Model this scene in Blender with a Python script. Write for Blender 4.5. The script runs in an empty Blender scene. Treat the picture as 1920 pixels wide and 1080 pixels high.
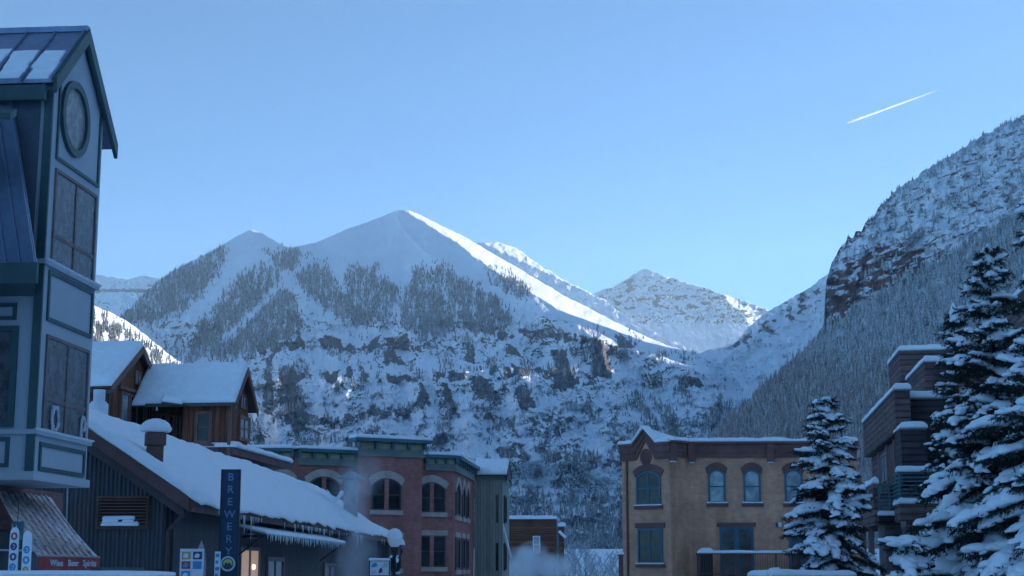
import bpy, math, random
import numpy as np
from mathutils import Vector, Matrix, noise as mnoise
random.seed(7)
RAD = math.radians
# ------------------------------------------------------------------ camera, sky, sun, exposure
FPX, HOR = 2900.0, 1065.0
PIT = math.atan((HOR - 540) / FPX)
SP, CP = math.sin(PIT), math.cos(PIT)
CAMZ = 1.75
SUN_AZ, SUN_EL = 58.0, 12.2          # degrees to the right of the view axis, above the horizon
SKY_STRENGTH, SUN_STRENGTH, EXPOSURE = 0.12, 5.0, 1.07
scene = bpy.context.scene
C = scene.collection
cam_data = bpy.data.cameras.new('camera')
cam_data.sensor_width = 36; cam_data.lens = 36 * FPX / 1920
cam_data.clip_start = 0.1; cam_data.clip_end = 80000
cam = bpy.data.objects.new('camera', cam_data); C.objects.link(cam)
cam.location = (0, 0, CAMZ); cam.rotation_euler = (math.pi / 2 + PIT, 0, 0)
scene.camera = cam
world = bpy.data.worlds.new("World"); scene.world = world; world.use_nodes = True
wn = world.node_tree; wn.nodes.clear()
sky = wn.nodes.new('ShaderNodeTexSky'); sky.sky_type = 'NISHITA'; sky.sun_disc = False
sky.sun_elevation = RAD(SUN_EL); sky.sun_rotation = RAD(SUN_AZ)
sky.altitude = 2700; sky.air_density = 0.6; sky.dust_density = 1.3; sky.ozone_density = 3.0
bg = wn.nodes.new('ShaderNodeBackground'); bg.inputs[1].default_value = SKY_STRENGTH
wo = wn.nodes.new('ShaderNodeOutputWorld')
tint = wn.nodes.new('ShaderNodeMix'); tint.data_type = 'RGBA'; tint.blend_type = 'MULTIPLY'
tint.inputs[0].default_value = 1.0; tint.inputs[7].default_value = (0.80,1.11,1.13,1)
wn.links.new(sky.outputs[0], tint.inputs[6]); wn.links.new(tint.outputs[2], bg.inputs[0]); wn.links.new(bg.outputs[0], wo.inputs[0])
sd = bpy.data.lights.new('sun', 'SUN'); sd.energy = SUN_STRENGTH; sd.angle = RAD(0.5); sd.color = (1.0, 0.95, 0.88)
sun = bpy.data.objects.new('sun', sd); C.objects.link(sun)
sdir = Vector((math.sin(RAD(SUN_AZ)) * math.cos(RAD(SUN_EL)), math.cos(RAD(SUN_AZ)) * math.cos(RAD(SUN_EL)), math.sin(RAD(SUN_EL))))
sun.rotation_euler = sdir.to_track_quat('Z', 'Y').to_euler()
scene.view_settings.view_transform = 'Standard'; scene.view_settings.look = 'None'
scene.view_settings.exposure = EXPOSURE; scene.view_settings.gamma = 1
scene.cycles.volume_bounces = 2; scene.cycles.max_bounces = 5; scene.cycles.diffuse_bounces = 4

# ------------------------------------------------------------------ viewing geometry: what a photograph's pixel looks along
def ray(px, py):
    u = (px - 960) / FPX; v = (540 - py) / FPX
    return np.array([u, CP - v * SP, SP + v * CP])
def at(px, py, Y):                       # point at depth Y metres
    r = ray(px, py); return Vector((r[0] / r[1] * Y, Y, CAMZ + r[2] / r[1] * Y))
def gz(y):                               # street level falls gently away from the camera
    return -0.018 * min(max(y - 10, 0), 110)
# ------------------------------------------------------------------ things, parts, labels
def tag(o, label=None, cat=None, group=None, kind=None):
    if label: o['label'] = label
    if cat: o['category'] = cat
    if group: o['group'] = group
    if kind: o['kind'] = kind
    return o
def thing(name, label, cat, loc, rz=0, group=None):
    o = bpy.data.objects.new(name, None); C.objects.link(o)
    o.location = loc; o.rotation_euler = (0, 0, rz); o.empty_display_size = 0.5
    return tag(o, label, cat, group)
def wmat(o):
    m = Matrix.Identity(4); 
    while o is not None:
        m = (Matrix.Translation(o.location) @ o.rotation_euler.to_matrix().to_4x4()) @ m
        o = o.parent
    return m
class Wall:
    """a vertical plane: s runs along it to the right as seen from outside, d goes inward, z up"""
    def __init__(self, x, y, deg):
        self.th = RAD(deg); self.x, self.y = x, y
        self.sx, self.sy = math.cos(self.th), math.sin(self.th)
        self.M = Matrix.Translation((x, y, 0)) @ Matrix.Rotation(self.th, 4, 'Z')
    def pt(self, s, d=0.0, z=0.0): return self.M @ Vector((s, d, z))
    def hit(self, px, py, d=0.0):        # (s, z) where the pixel's ray meets the plane at depth d
        r = ray(px, py); n = (-self.sy, self.sx)
        ox, oy = self.x + n[0] * d, self.y + n[1] * d
        t = (ox * n[0] + oy * n[1]) / (r[0] * n[0] + r[1] * n[1])
        X, Y, Z = r[0] * t, r[1] * t, CAMZ + r[2] * t
        return ((X - ox) * self.sx + (Y - oy) * self.sy, Z)
    def rect(self, a, b, d=0.0):         # pixel corners -> s0, s1, z0, z1
        s0, z1 = self.hit(*a, d); s1, z0 = self.hit(*b, d); return s0, s1, z0, z1
    def off(self, s, d, ddeg=0): p = self.pt(s, d); return Wall(p.x, p.y, math.degrees(self.th) + ddeg)
ID = Wall(0, 0, 0)
BOXF = ((0, 3, 2, 1), (4, 5, 6, 7), (0, 1, 5, 4), (1, 2, 6, 5), (2, 3, 7, 6), (3, 0, 4, 7))
class MB:
    def __init__(self, W=ID): self.W = W; self.v = []; self.l = []; self.f = []; self.sm = []
    def add(self, pts, faces, smooth=False, W=None):
        W = W or self.W; b = len(self.v)
        for p in pts:
            p = Vector(p); self.l.append(tuple(p)); self.v.append(W.M @ p)
        for f in faces: self.f.append(tuple(b + i for i in f)); self.sm.append(smooth)
        return self
    def box(self, s0, s1, d0, d1, z0, z1, W=None):
        if s1 < s0: s0, s1 = s1, s0
        if d1 < d0: d0, d1 = d1, d0
        if z1 < z0: z0, z1 = z1, z0
        return self.add([(s0, d0, z0), (s1, d0, z0), (s1, d1, z0), (s0, d1, z0), (s0, d0, z1), (s1, d0, z1), (s1, d1, z1), (s0, d1, z1)], BOXF, W=W)
    def prism(self, poly, d0, d1, W=None):        # polygon in (s, z), counter-clockwise seen from outside
        n = len(poly)
        pts = [(p[0], d0, p[1]) for p in poly] + [(p[0], d1, p[1]) for p in poly]
        fs = [tuple(range(n)), tuple(range(2 * n - 1, n - 1, -1))] + [(i, i + n, (i + 1) % n + n, (i + 1) % n) for i in range(n)]
        return self.add(pts, fs, W=W)
    def slab(self, poly3, vec, W=None):           # polygon in 3-D, extruded by vec
        n = len(poly3); vec = Vector(vec)
        pts = [Vector(p) for p in poly3] + [Vector(p) + vec for p in poly3]
        fs = [tuple(range(n)), tuple(range(2 * n - 1, n - 1, -1))] + [(i, i + n, (i + 1) % n + n, (i + 1) % n) for i in range(n)]
        return self.add(pts, fs, W=W)
    def ring(self, inner, outer, d0, d1, closed=True, W=None):   # band between two outlines of equal length
        n = len(inner); pts = []
        for d in (d0, d1):
            pts += [(p[0], d, p[1]) for p in inner] + [(p[0], d, p[1]) for p in outer]
        fs = []; m = n if closed else n - 1
        for i in range(m):
            j = (i + 1) % n
            fs += [(i, j, n + j, n + i), (2 * n + j, 2 * n + i, 3 * n + i, 3 * n + j), (j, i, 2 * n + i, 2 * n + j), (n + i, n + j, 3 * n + j, 3 * n + i)]
        if not closed: fs += [(0, n, 3 * n, 2 * n), (n - 1, 3 * n - 1, 4 * n - 1, 2 * n - 1)]
        return self.add(pts, fs, W=W)
    def tube(self, a, b, r0, r1=None, n=10, cap=True, W=None, smooth=True):
        a, b = Vector(a), Vector(b); r1 = r0 if r1 is None else r1
        ax = (b - a).normalized(); u = ax.orthogonal().normalized(); w = ax.cross(u)
        pts = [a + (u * math.cos(2 * math.pi * i / n) + w * math.sin(2 * math.pi * i / n)) * r0 for i in range(n)]
        pts += [b + (u * math.cos(2 * math.pi * i / n) + w * math.sin(2 * math.pi * i / n)) * r1 for i in range(n)]
        self.add(pts, [(i, (i + 1) % n, (i + 1) % n + n, i + n) for i in range(n)], smooth, W=W)
        if cap: self.add(pts, [tuple(range(n - 1, -1, -1)), tuple(range(n, 2 * n))], False, W=W)
        return self
    def lathe(self, c, prof, n=20, W=None):       # profile of (r, z) round the vertical through c
        c = Vector(c); pts = []
        for r, z in prof:
            pts += [c + Vector((r * math.cos(2 * math.pi * i / n), r * math.sin(2 * math.pi * i / n), z)) for i in range(n)]
        fs = [(k * n + i, k * n + (i + 1) % n, (k + 1) * n + (i + 1) % n, (k + 1) * n + i) for k in range(len(prof) - 1) for i in range(n)]
        self.add(pts, fs, True, W=W)
        return self.add(pts, [tuple(range(n - 1, -1, -1)), tuple(range((len(prof) - 1) * n, len(prof) * n))], W=W)
    def blob(self, c, rx, ry, rz, seed=0, amp=0.2, n=10, m=6, rot=0, W=None, tilt=0.0):
        c = Vector(c); pts = []; cr, sr = math.cos(rot), math.sin(rot)
        for j in range(m + 1):
            ph = math.pi * j / m
            for i in range(n):
                a = 2 * math.pi * i / n
                p = Vector((math.sin(ph) * math.cos(a), math.sin(ph) * math.sin(a), math.cos(ph)))
                k = 1 + amp * mnoise.noise(p * 1.7 + Vector((seed * 3.1, seed * 1.7, seed)))
                x, y, z = p.x * rx * k, p.y * ry * k, p.z * rz * k
                z += x * tilt
                pts.append(c + Vector((x * cr - y * sr, x * sr + y * cr, z)))
        fs = [(j * n + i, (j + 1) * n + i, (j + 1) * n + (i + 1) % n, j * n + (i + 1) % n) for j in range(m) for i in range(n)]
        return self.add(pts, fs, True, W=W)
    def snow(self, a, b, c, d, th=0.15, rs=0.12, seed=0, under=0.02, bulge=0.05, amp=0.25, W=None, droop=0.0):
        """snow blanket on the quad a b c d (a-b the lower edge), rounded edges, uneven top"""
        a, b, c, d = [Vector(p) for p in (a, b, c, d)]
        L1 = max((b - a).length, (c - d).length); L2 = max((d - a).length, (c - b).length)
        def cuts(L):
            k = [0, .03, .08, .15, .3, .5, .8, 1.0]
            e = [min(x * rs * 1.4, L / 2) for x in k]
            n = max(2, min(60, int((L - 2 * e[-1]) / max(0.18, L / 50))))
            mid = [e[-1] + (L - 2 * e[-1]) * i / n for i in range(1, n)]
            r = e + mid + [L - x for x in reversed(e)]
            return [x / L for x in r]
        U, V = cuts(L1), cuts(L2); nu, nv = len(U), len(V)
        nrm = (b - a).cross(d - a).normalized()
        if nrm.z < 0: nrm = -nrm
        pts = []; cen = (a + b + c + d) / 4
        for lay in (0, 1):
            for v in V:
                for u in U:
                    p = (a * (1 - u) + b * u) * (1 - v) + (d * (1 - u) + c * u) * v
                    e = min(u * L1, (1 - u) * L1, v * L2, (1 - v) * L2)
                    k = min(1, e / rs); prof = math.sqrt(max(0, 1 - (1 - k) ** 2))
                    wv = mnoise.noise(Vector((p.x * .9 + seed, p.y * .9, p.z * .9))) + .7 * mnoise.noise(Vector((p.x * .31, p.y * .23 + seed, p.z * .4))) + .5 * mnoise.noise(Vector((p.x * 2.7, p.y * 2.7 + seed, p.z * 2.7)))
                    if lay == 0: q = p - nrm * under
                    else:
                        q = p + Vector((0, 0, 1)) * (th * prof * (1 + amp * wv) + .004) 
                        eb = max(0, 1 - v * L2 / (rs * 2.5))
                        q += ((a - d).normalized()) * (bulge * eb * (1 + .8 * wv)) - Vector((0, 0, 1)) * droop * eb * (1 + wv)
                    pts.append(q)
        N = nu * nv; fs = []
        for j in range(nv - 1):
            for i in range(nu - 1):
                k = j * nu + i
                fs += [(N + k, N + k + 1, N + k + 1 + nu, N + k + nu), (k, k + nu, k + nu + 1, k + 1)]
        bd = [i for i in range(nu)] + [j * nu + nu - 1 for j in range(1, nv)] + [(nv - 1) * nu + i for i in range(nu - 2, -1, -1)] + [j * nu for j in range(nv - 2, 0, -1)]
        for i in range(len(bd)):
            p, q = bd[i], bd[(i + 1) % len(bd)]
            fs.append((p, q, N + q, N + p))
        return self.add(pts, fs, True, W=W)
    def build(self, name, mat, parent=None, label=None):
        me = bpy.data.meshes.new(name)
        P = np.array([tuple(v) for v in self.v]) if self.v else np.zeros((0, 3))
        if parent is not None:
            Mi = np.array(wmat(parent).inverted()); P = P @ Mi[:3, :3].T + Mi[:3, 3]
        elif len(P):
            o0 = P.mean(0); o0[2] = P[:, 2].min(); P = P - o0
        me.from_pydata(P.tolist(), [], self.f)
        me.polygons.foreach_set('use_smooth', self.sm)
        uvl = me.uv_layers.new(name='UVMap'); L = self.l; uv = []
        for f in self.f:
            a, b, c = L[f[0]], L[f[1]], L[f[2]]
            if len(f) > 3: d_ = L[f[3]]; e1 = (c[0]-a[0], c[1]-a[1], c[2]-a[2]); e2 = (d_[0]-b[0], d_[1]-b[1], d_[2]-b[2])
            else: e1 = (b[0]-a[0], b[1]-a[1], b[2]-a[2]); e2 = (c[0]-a[0], c[1]-a[1], c[2]-a[2])
            n = (abs(e1[1]*e2[2]-e1[2]*e2[1]), abs(e1[2]*e2[0]-e1[0]*e2[2]), abs(e1[0]*e2[1]-e1[1]*e2[0]))
            k = n.index(max(n))
            for i in f:
                p = L[i]; uv += [p[0], p[2]] if k == 1 else ([p[1], p[2]] if k == 0 else [p[0], p[1]])
        uvl.data.foreach_set('uv', uv)
        me.materials.append(M(mat)); me.update()
        o = bpy.data.objects.new(name, me); C.objects.link(o)
        if parent is not None: o.parent = parent
        elif len(P): o.location = o0
        if label: o['label'] = label
        return o
def text_part(name, body, mat, parent, W, s, z, size, d=-0.01, depth=0.006, align='CENTER', sx=1.0):
    cu = bpy.data.curves.new(name, 'FONT'); cu.body = body; cu.size = size; cu.extrude = depth; cu.align_x = align; cu.align_y = 'CENTER'
    cu.space_character = 1.1; cu.offset = size * 0.012
    to = bpy.data.objects.new('tmp', cu); C.objects.link(to)
    bpy.context.view_layer.update()
    me = bpy.data.meshes.new_from_object(to.evaluated_get(bpy.context.evaluated_depsgraph_get()))
    bpy.data.objects.remove(to); me.name = name
    Mt = W.M @ Matrix.Translation((s, d, z)) @ Matrix.Rotation(math.pi / 2, 4, 'X') @ Matrix.Diagonal((sx, 1, 1, 1))
    if parent is not None: Mt = wmat(parent).inverted() @ Mt
    me.transform(Mt); me.materials.clear(); me.materials.append(M(mat))
    o = bpy.data.objects.new(name, me); C.objects.link(o); o.parent = parent
    return o
# ------------------------------------------------------------------ materials
MATS = {}; DEF = {}
def M(name):
    if name not in MATS: MATS[name] = DEF[name](name)
    return MATS[name]
class NT:
    def __init__(self, name):
        self.m = bpy.data.materials.new(name); self.m.use_nodes = True
        self.t = self.m.node_tree; self.b = self.t.nodes['Principled BSDF']; self.out = self.t.nodes['Material Output']
    def n(self, typ, **kw):
        x = self.t.nodes.new(typ)
        for k, v in kw.items():
            if k.startswith('i_'):
                key = k[2:]; x.inputs[int(key) if key.isdigit() else key.replace('_', ' ')].default_value = v
            else: setattr(x, k, v)
        return x
    def l(self, a, b): self.t.links.new(a, b)
    def coord(self, kind='Object'): return self.n('ShaderNodeTexCoord').outputs[kind]
    def mapping(self, src, scale): m = self.n('ShaderNodeMapping'); m.inputs['Scale'].default_value = scale; self.l(src, m.inputs[0]); return m.outputs[0]
    def noise(self, src, scale, detail=4, rough=.55, dist=0):
        x = self.n('ShaderNodeTexNoise', i_Scale=scale, i_Detail=detail, i_Roughness=rough, i_Distortion=dist); self.l(src, x.inputs['Vector']); return x.outputs[0]
    def ramp(self, src, a, b, c0=0.0, c1=1.0):
        x = self.n('ShaderNodeMapRange', i_1=a, i_2=b, i_3=c0, i_4=c1); self.l(src, x.inputs[0]); return x.outputs[0]
    def mix(self, f, a, b, mode='MIX'):
        x = self.n('ShaderNodeMix', data_type='RGBA', blend_type=mode)
        for s, v in ((0, f), (6, a), (7, b)):
            if isinstance(v, (int, float)): x.inputs[s].default_value = v
            elif isinstance(v, tuple): x.inputs[s].default_value = v if len(v) == 4 else v + (1,)
            else: self.l(v, x.inputs[s])
        return x.outputs[2]
    def math(self, op, a, b=None, clamp=False):
        x = self.n('ShaderNodeMath', operation=op, use_clamp=clamp)
        for s, v in ((0, a), (1, b)):
            if v is None: continue
            if isinstance(v, (int, float)): x.inputs[s].default_value = v
            else: self.l(v, x.inputs[s])
        return x.outputs[0]
    def bump(self, h, strength, dist):
        x = self.n('ShaderNodeBump', i_Strength=strength, i_Distance=dist); self.l(h, x.inputs['Height']); self.l(x.outputs[0], self.b.inputs['Normal']); return x
    def base(self, c):
        if isinstance(c, tuple): self.b.inputs['Base Color'].default_value = c + (1,)
        else: self.l(c, self.b.inputs['Base Color'])
    def rough(self, r):
        if isinstance(r, (int, float)): self.b.inputs['Roughness'].default_value = r
        else: self.l(r, self.b.inputs['Roughness'])
LIFT = 1.5
def lift(c): return tuple(min(.85, x * LIFT) for x in c)
def paint(col, rough=.6, var=.25, scale=1.5, metal=0.0, bump=.0, spec=.5):
    col = lift(col)
    def f(name):
        t = NT(name); co = t.coord('Object'); n1 = t.noise(co, scale, 6); n2 = t.noise(co, scale * 9, 3)
        k = t.math('ADD', t.ramp(n1, .3, .7, 1 - var, 1 + var * .6), t.ramp(n2, .3, .7, -var * .35, var * .35))
        t.base(t.mix(1.0, tuple(col) + (1,), k, 'MULTIPLY')); t.rough(rough); t.b.inputs['Metallic'].default_value = metal
        t.b.inputs['Specular IOR Level'].default_value = spec
        if bump: t.bump(n2, .4, bump)
        return t.m
    return f
def striped(col, period, axis=0, gap=.12, depth=.012, var=.35, rough=.8, gapdark=.45, round_=False, col2=None, spec=.3):
    """boards, siding, corrugation or standing seams: stripes across the face's own u (0) or v (1)"""
    col = lift(col); col2 = lift(col2) if col2 else None
    def f(name):
        t = NT(name); uv = t.coord('UV'); sp = t.n('ShaderNodeSeparateXYZ'); t.l(uv, sp.inputs[0])
        q = t.math('DIVIDE', sp.outputs[axis], period); fr = t.math('FRACT', t.math('ADD', q, 1000.0)); fl = t.math('FLOOR', q)
        wn_ = t.n('ShaderNodeTexWhiteNoise', noise_dimensions='1D'); t.l(fl, wn_.inputs['W'])
        tri = t.math('ABSOLUTE', t.math('SUBTRACT', fr, .5))
        if round_: h = t.math('COSINE', t.math('MULTIPLY', fr, 2 * math.pi)); edge = t.ramp(h, -1, 1, 0, 1)
        else: edge = t.ramp(tri, .5 - gap, .5 - gap * .3, 1.0, 0.0); h = edge
        sc = (3, 40, 3) if axis == 1 else (40, 3, 3)
        sc = (.6 / period, 6 / period, 1) if axis == 1 else (6 / period, .6 / period, 1)
        g = t.noise(t.mapping(uv, sc), .4, 5); big = t.noise(t.coord('Object'), .8, 4)
        k = t.math('MULTIPLY', t.ramp(wn_.outputs[0], 0, 1, 1 - var * .6, 1 + var * .5), t.ramp(g, .3, .7, 1 - var, 1 + var * .5))
        k = t.math('MULTIPLY', k, t.ramp(big, .3, .7, 1 - var * .6, 1 + var * .4))
        k = t.math('MULTIPLY', k, t.ramp(edge, 0, 1, gapdark, 1.0))
        c = tuple(col) + (1,)
        if col2: c = t.mix(t.ramp(big, .4, .62), c, tuple(col2) + (1,))
        t.base(t.mix(1.0, c, k, 'MULTIPLY')); t.rough(rough); t.b.inputs['Specular IOR Level'].default_value = spec
        t.bump(h, .8, depth); return t.m
    return f
def brick(c1, c2, mortar, w=.22, h=.075, ms=.008):
    c1, c2, mortar = lift(c1), lift(c2), lift(mortar)
    def f(name):
        t = NT(name); uv = t.coord('UV'); b = t.n('ShaderNodeTexBrick', i_Scale=1.0, i_Mortar_Size=ms, i_Mortar_Smooth=.3, i_Bias=0.0, i_Brick_Width=w, i_Row_Height=h)
        b.inputs['Color1'].default_value = c1 + (1,); b.inputs['Color2'].default_value = c2 + (1,); b.inputs['Mortar'].default_value = mortar + (1,)
        t.l(uv, b.inputs['Vector']); co = t.coord('Object'); n1 = t.noise(co, .5, 6); n2 = t.noise(co, 3, 4)
        st = t.noise(t.mapping(co, (1.4, 1.4, .12)), 1.0, 5)
        k = t.math('MULTIPLY', t.ramp(n1, .3, .7, .78, 1.15), t.ramp(n2, .3, .7, .88, 1.1))
        k = t.math('MULTIPLY', k, t.ramp(st, .35, .7, .85, 1.1))
        t.base(t.mix(1.0, b.outputs['Color'], k, 'MULTIPLY')); t.rough(.9); t.b.inputs['Specular IOR Level'].default_value = .2
        t.bump(b.outputs['Fac'], -.5, .006); return t.m
    return f
def snowmat(col=(.84, .88, .93), sc=4.0, bs=.03):
    def f(name):
        t = NT(name); co = t.coord('Object'); a = t.noise(co, sc, 5, .6); b = t.noise(co, sc * 14, 3)
        k = t.ramp(a, .3, .7, .93, 1.03); t.base(t.mix(1.0, col + (1,), k, 'MULTIPLY')); t.rough(.75); t.b.inputs['Specular IOR Level'].default_value = .15
        t.bump(t.math('ADD', a, t.math('MULTIPLY', b, .15)), .45, bs); return t.m
    return f
def glass(col=(.02, .03, .04), rough=.06, var=.0, metal=0.0, spec=.8, sc=1.0, col2=None):
    def f(name):
        t = NT(name); co = t.coord('Object'); n = t.noise(co, sc, 5, .65)
        c = t.mix(t.ramp(n, .42, .6), col + (1,), (col2 or col) + (1,)); t.base(c); t.rough(rough); t.b.inputs['Specular IOR Level'].default_value = spec
        t.b.inputs['Metallic'].default_value = metal; t.bump(t.noise(co, .9, 2), .15, .02); return t.m
    return f
def emis(col, st):
    def f(name):
        t = NT(name); t.base((.5, .4, .3)); t.b.inputs['Emission Color'].default_value = col + (1,); t.b.inputs['Emission Strength'].default_value = st; return t.m
    return f
DEF.update({
 'snow': snowmat((.85, .91, .96)), 'snow_far': snowmat((.82, .86, .9), .05, 1.5),
 'siding_blue': striped((.30, .345, .38), 60.0, 1, var=.12, gapdark=1), 'trim_green': paint((.025, .065, .07), .5),
 'dark_blue_grey': paint((.05, .075, .10), .6), 'seam_metal': paint((.12, .17, .24), .38, .25, 1.0, .5), 'roof_snowy_metal': paint((.16, .19, .27), .4, .3, 1.2, .3),
 'tree_reflect_glass': glass((.045, .048, .055), .25, spec=.6, sc=5, col2=(.10, .115, .14)), 'oval_glass': glass((.16, .16, .17), .35, spec=.4, sc=7, col2=(.30, .30, .30)),  # turret window glass carries reflected trees as painted grey mottling
 'dark_glass': glass((.012, .016, .022), .12, spec=.28, sc=1.2, col2=(.03, .035, .04)), 'pale_glass': glass((.22, .28, .30), .15, spec=.5, sc=1.4, col2=(.40, .46, .48)),
 'curtain_glass': glass((.05, .06, .06), .15, spec=.5, sc=1.2, col2=(.12, .12, .11)), 'warm_glass': emis((1.0, .62, .38), .12), 'bulb': emis((1.0, .6, .25), 3.0),
 'lit_window': glass((.12, .09, .10), .2, sc=2, col2=(.22, .16, .15)),
 'brown_frame': paint((.13, .10, .10), .6), 'blue_frame': paint((.03, .085, .12), .45, .2), 'dark_frame': paint((.03, .03, .035), .5),
 'red_brick': brick((.31, .12, .10), (.24, .09, .08), (.20, .13, .12)), 'red_brick_old': brick((.22, .11, .09), (.15, .08, .075), (.12, .10, .10)),
 'tan_brick': brick((.50, .26, .165), (.44, .225, .14), (.34, .22, .16), .3, .1, .008), 'trim_brown': paint((.125, .058, .05), .75, .3, 1.2, bump=.01),
 'stone': paint((.32, .26, .22), .85, .25, 2, bump=.01), 'cornice_green': paint((.115, .15, .135), .7, .25), 'cornice_yellow': paint((.22, .22, .14), .7, .25), 'cornice_teal': paint((.04, .10, .115), .6, .25),
 'grey_siding': striped((.22, .235, .205), .2, 0, .1, .015, .22), 'corrugated_dark': striped((.05, .06, .075), .095, 0, depth=.012, var=.3, rough=.6, gapdark=.62, round_=True, col2=(.06, .05, .052)),
 'fascia_red': paint((.09, .045, .04), .7, .35, 1.0), 'cabin_boards': striped((.165, .06, .035), .22, 0, .12, .02, .45, col2=(.13, .055, .032)), 'cabin_trim': paint((.15, .075, .055), .7, .3),
 'gutter': paint((.04, .028, .028), .5), 'plank_wood': striped((.17, .075, .045), .19, 1, .14, .02, .5, col2=(.11, .05, .035)),
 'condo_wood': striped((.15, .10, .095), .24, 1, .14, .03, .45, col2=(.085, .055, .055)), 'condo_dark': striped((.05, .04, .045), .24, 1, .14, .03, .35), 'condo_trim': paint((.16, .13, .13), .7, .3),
 'awning_cloth': striped((.50, .40, .37), .36, 0, .1, .02, .2, rough=.9, gapdark=.6, col2=(.52, .48, .50)), 'awning_red': paint((.22, .03, .035), .8, .35, 3), 'letter_white': paint((.36, .38, .42), .6, .15),
 'sign_blue': paint((.008, .032, .07), .45, .2), 'letter_blue': paint((.10, .17, .28), .6, .2), 'emblem_pale': paint((.35, .42, .45), .6, .2), 'emblem_yellow': paint((.33, .40, .10), .6, .2),
 'black_metal': paint((.015, .017, .02), .4, .3, 5), 'grey_metal': paint((.16, .17, .19), .45, .3, 3, .4), 'white_metal': paint((.45, .50, .55), .5, .2), 'globe': paint((.55, .58, .55), .3, .1),
 'ice': paint((.45, .55, .66), .2, .2, 3), 'car_paint': paint((.30, .38, .45), .25, .05), 'car_glass': glass(), 'rubber': paint((.02, .02, .02), .8), 'chrome': paint((.5, .5, .5), .25, .05, 1, .9),
 'lamp_lens': paint((.5, .1, .08), .2), 'poster_white': paint((.48, .52, .56), .7, .1), 'poster_blue': paint((.05, .20, .36), .7, .2), 'poster_ochre': paint((.38, .24, .08), .7, .2), 'poster_dark': paint((.05, .04, .09), .7, .2), 'poster_red': paint((.28, .05, .05), .7, .2),
 'bark': paint((.05, .036, .03), .9, .4, 6, bump=.02), 'needles': paint((.022, .030, .028), .75, .5, 3, spec=.2), 'frost_twig': paint((.26, .27, .29), .9, .3, .3),
 'wire': paint((.3, .33, .38), .6), 'surf': paint((.25, .22, .24), .4, .2),
})
# ------------------------------------------------------------------ terrain
_rng = np.random.RandomState(3); _perm = _rng.permutation(512); _perm = np.concatenate([_perm, _perm, _perm])
_ang = _rng.rand(512) * 2 * np.pi; _gx, _gy = np.cos(_ang), np.sin(_ang)
def perlin(x, y, seed=0):
    x = x + seed * 17.31; y = y + seed * 9.77
    xi = np.floor(x).astype(int); yi = np.floor(y).astype(int); xf = x - xi; yf = y - yi; xi &= 511; yi &= 511
    u = xf * xf * xf * (xf * (xf * 6 - 15) + 10); v = yf * yf * yf * (yf * (yf * 6 - 15) + 10)
    def g(a, b, fx, fy): h = _perm[_perm[a] + b]; h = h & 511; return _gx[h] * fx + _gy[h] * fy
    n00 = g(xi, yi, xf, yf); n10 = g(xi + 1 & 511, yi, xf - 1, yf); n01 = g(xi, yi + 1 & 511, xf, yf - 1); n11 = g(xi + 1 & 511, yi + 1 & 511, xf - 1, yf - 1)
    return 1.5 * ((n00 * (1 - u) + n10 * u) * (1 - v) + (n01 * (1 - u) + n11 * u) * v)
def fbm(x, y, oct=5, seed=0, gain=.5, ridged=False):
    s = 0; a = 1; tot = 0
    for i in range(oct):
        n = perlin(x * 2.03 ** i, y * 2.03 ** i, seed + i * 3)
        if ridged: n = 1 - 2 * np.abs(n)
        s = s + a * n; tot += a; a *= gain
    return s / tot
def sstep(a, b, x): t = np.clip((x - a) / (b - a), 0, 1); return t * t * (3 - 2 * t)
def polymask(PX, PY, poly, soft=8):
    """signed-distance mask of a polygon"""
    n = len(poly); ins = np.zeros(PX.shape, bool); dm = np.full(PX.shape, 1e9)
    for i in range(n):
        x0, y0 = poly[i]; x1, y1 = poly[(i + 1) % n]
        dx, dy = x1 - x0, y1 - y0; t = np.clip(((PX - x0) * dx + (PY - y0) * dy) / (dx * dx + dy * dy + 1e-9), 0, 1)
        dm = np.minimum(dm, np.hypot(PX - x0 - t * dx, PY - y0 - t * dy))
        if y0 != y1:
            c = ((y0 > PY) != (y1 > PY)) & (PX < (x1 - x0) * (PY - y0) / (y1 - y0) + x0); ins ^= c
    sd_ = np.where(ins, dm, -dm); return sstep(-soft, soft, sd_)
def linedist(PX, PY, line):
    dm = np.full(PX.shape, 1e9)
    for (x0, y0), (x1, y1) in zip(line[:-1], line[1:]):
        dx, dy = x1 - x0, y1 - y0; t = np.clip(((PX - x0) * dx + (PY - y0) * dy) / (dx * dx + dy * dy), 0, 1)
        dm = np.minimum(dm, np.hypot(PX - x0 - t * dx, PY - y0 - t * dy))
    return dm
def mesh_grid(name, P, attrs, mat, closed=False):
    ny, nx, _ = P.shape
    me = bpy.data.meshes.new(name); me.vertices.add(nx * ny); me.vertices.foreach_set('co', P.reshape(-1).astype(np.float32))
    j, i = np.mgrid[0:ny - 1, 0:nx - 1]; k = (j * nx + i).ravel()
    q = np.stack([k, k + 1, k + nx + 1, k + nx], 1).ravel().astype(np.int32); nf = len(k)
    me.loops.add(nf * 4); me.polygons.add(nf)
    me.loops.foreach_set('vertex_index', q); me.polygons.foreach_set('loop_start', np.arange(nf, dtype=np.int32) * 4)
    me.polygons.foreach_set('loop_total', np.full(nf, 4, np.int32)); me.polygons.foreach_set('use_smooth', np.ones(nf, bool))
    for an, av in attrs.items():
        a = me.attributes.new(an, 'FLOAT', 'POINT'); a.data.foreach_set('value', av.reshape(-1).astype(np.float32))
    me.materials.append(M(mat)); me.update()
    o = bpy.data.objects.new(name, me); C.objects.link(o); return o
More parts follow.
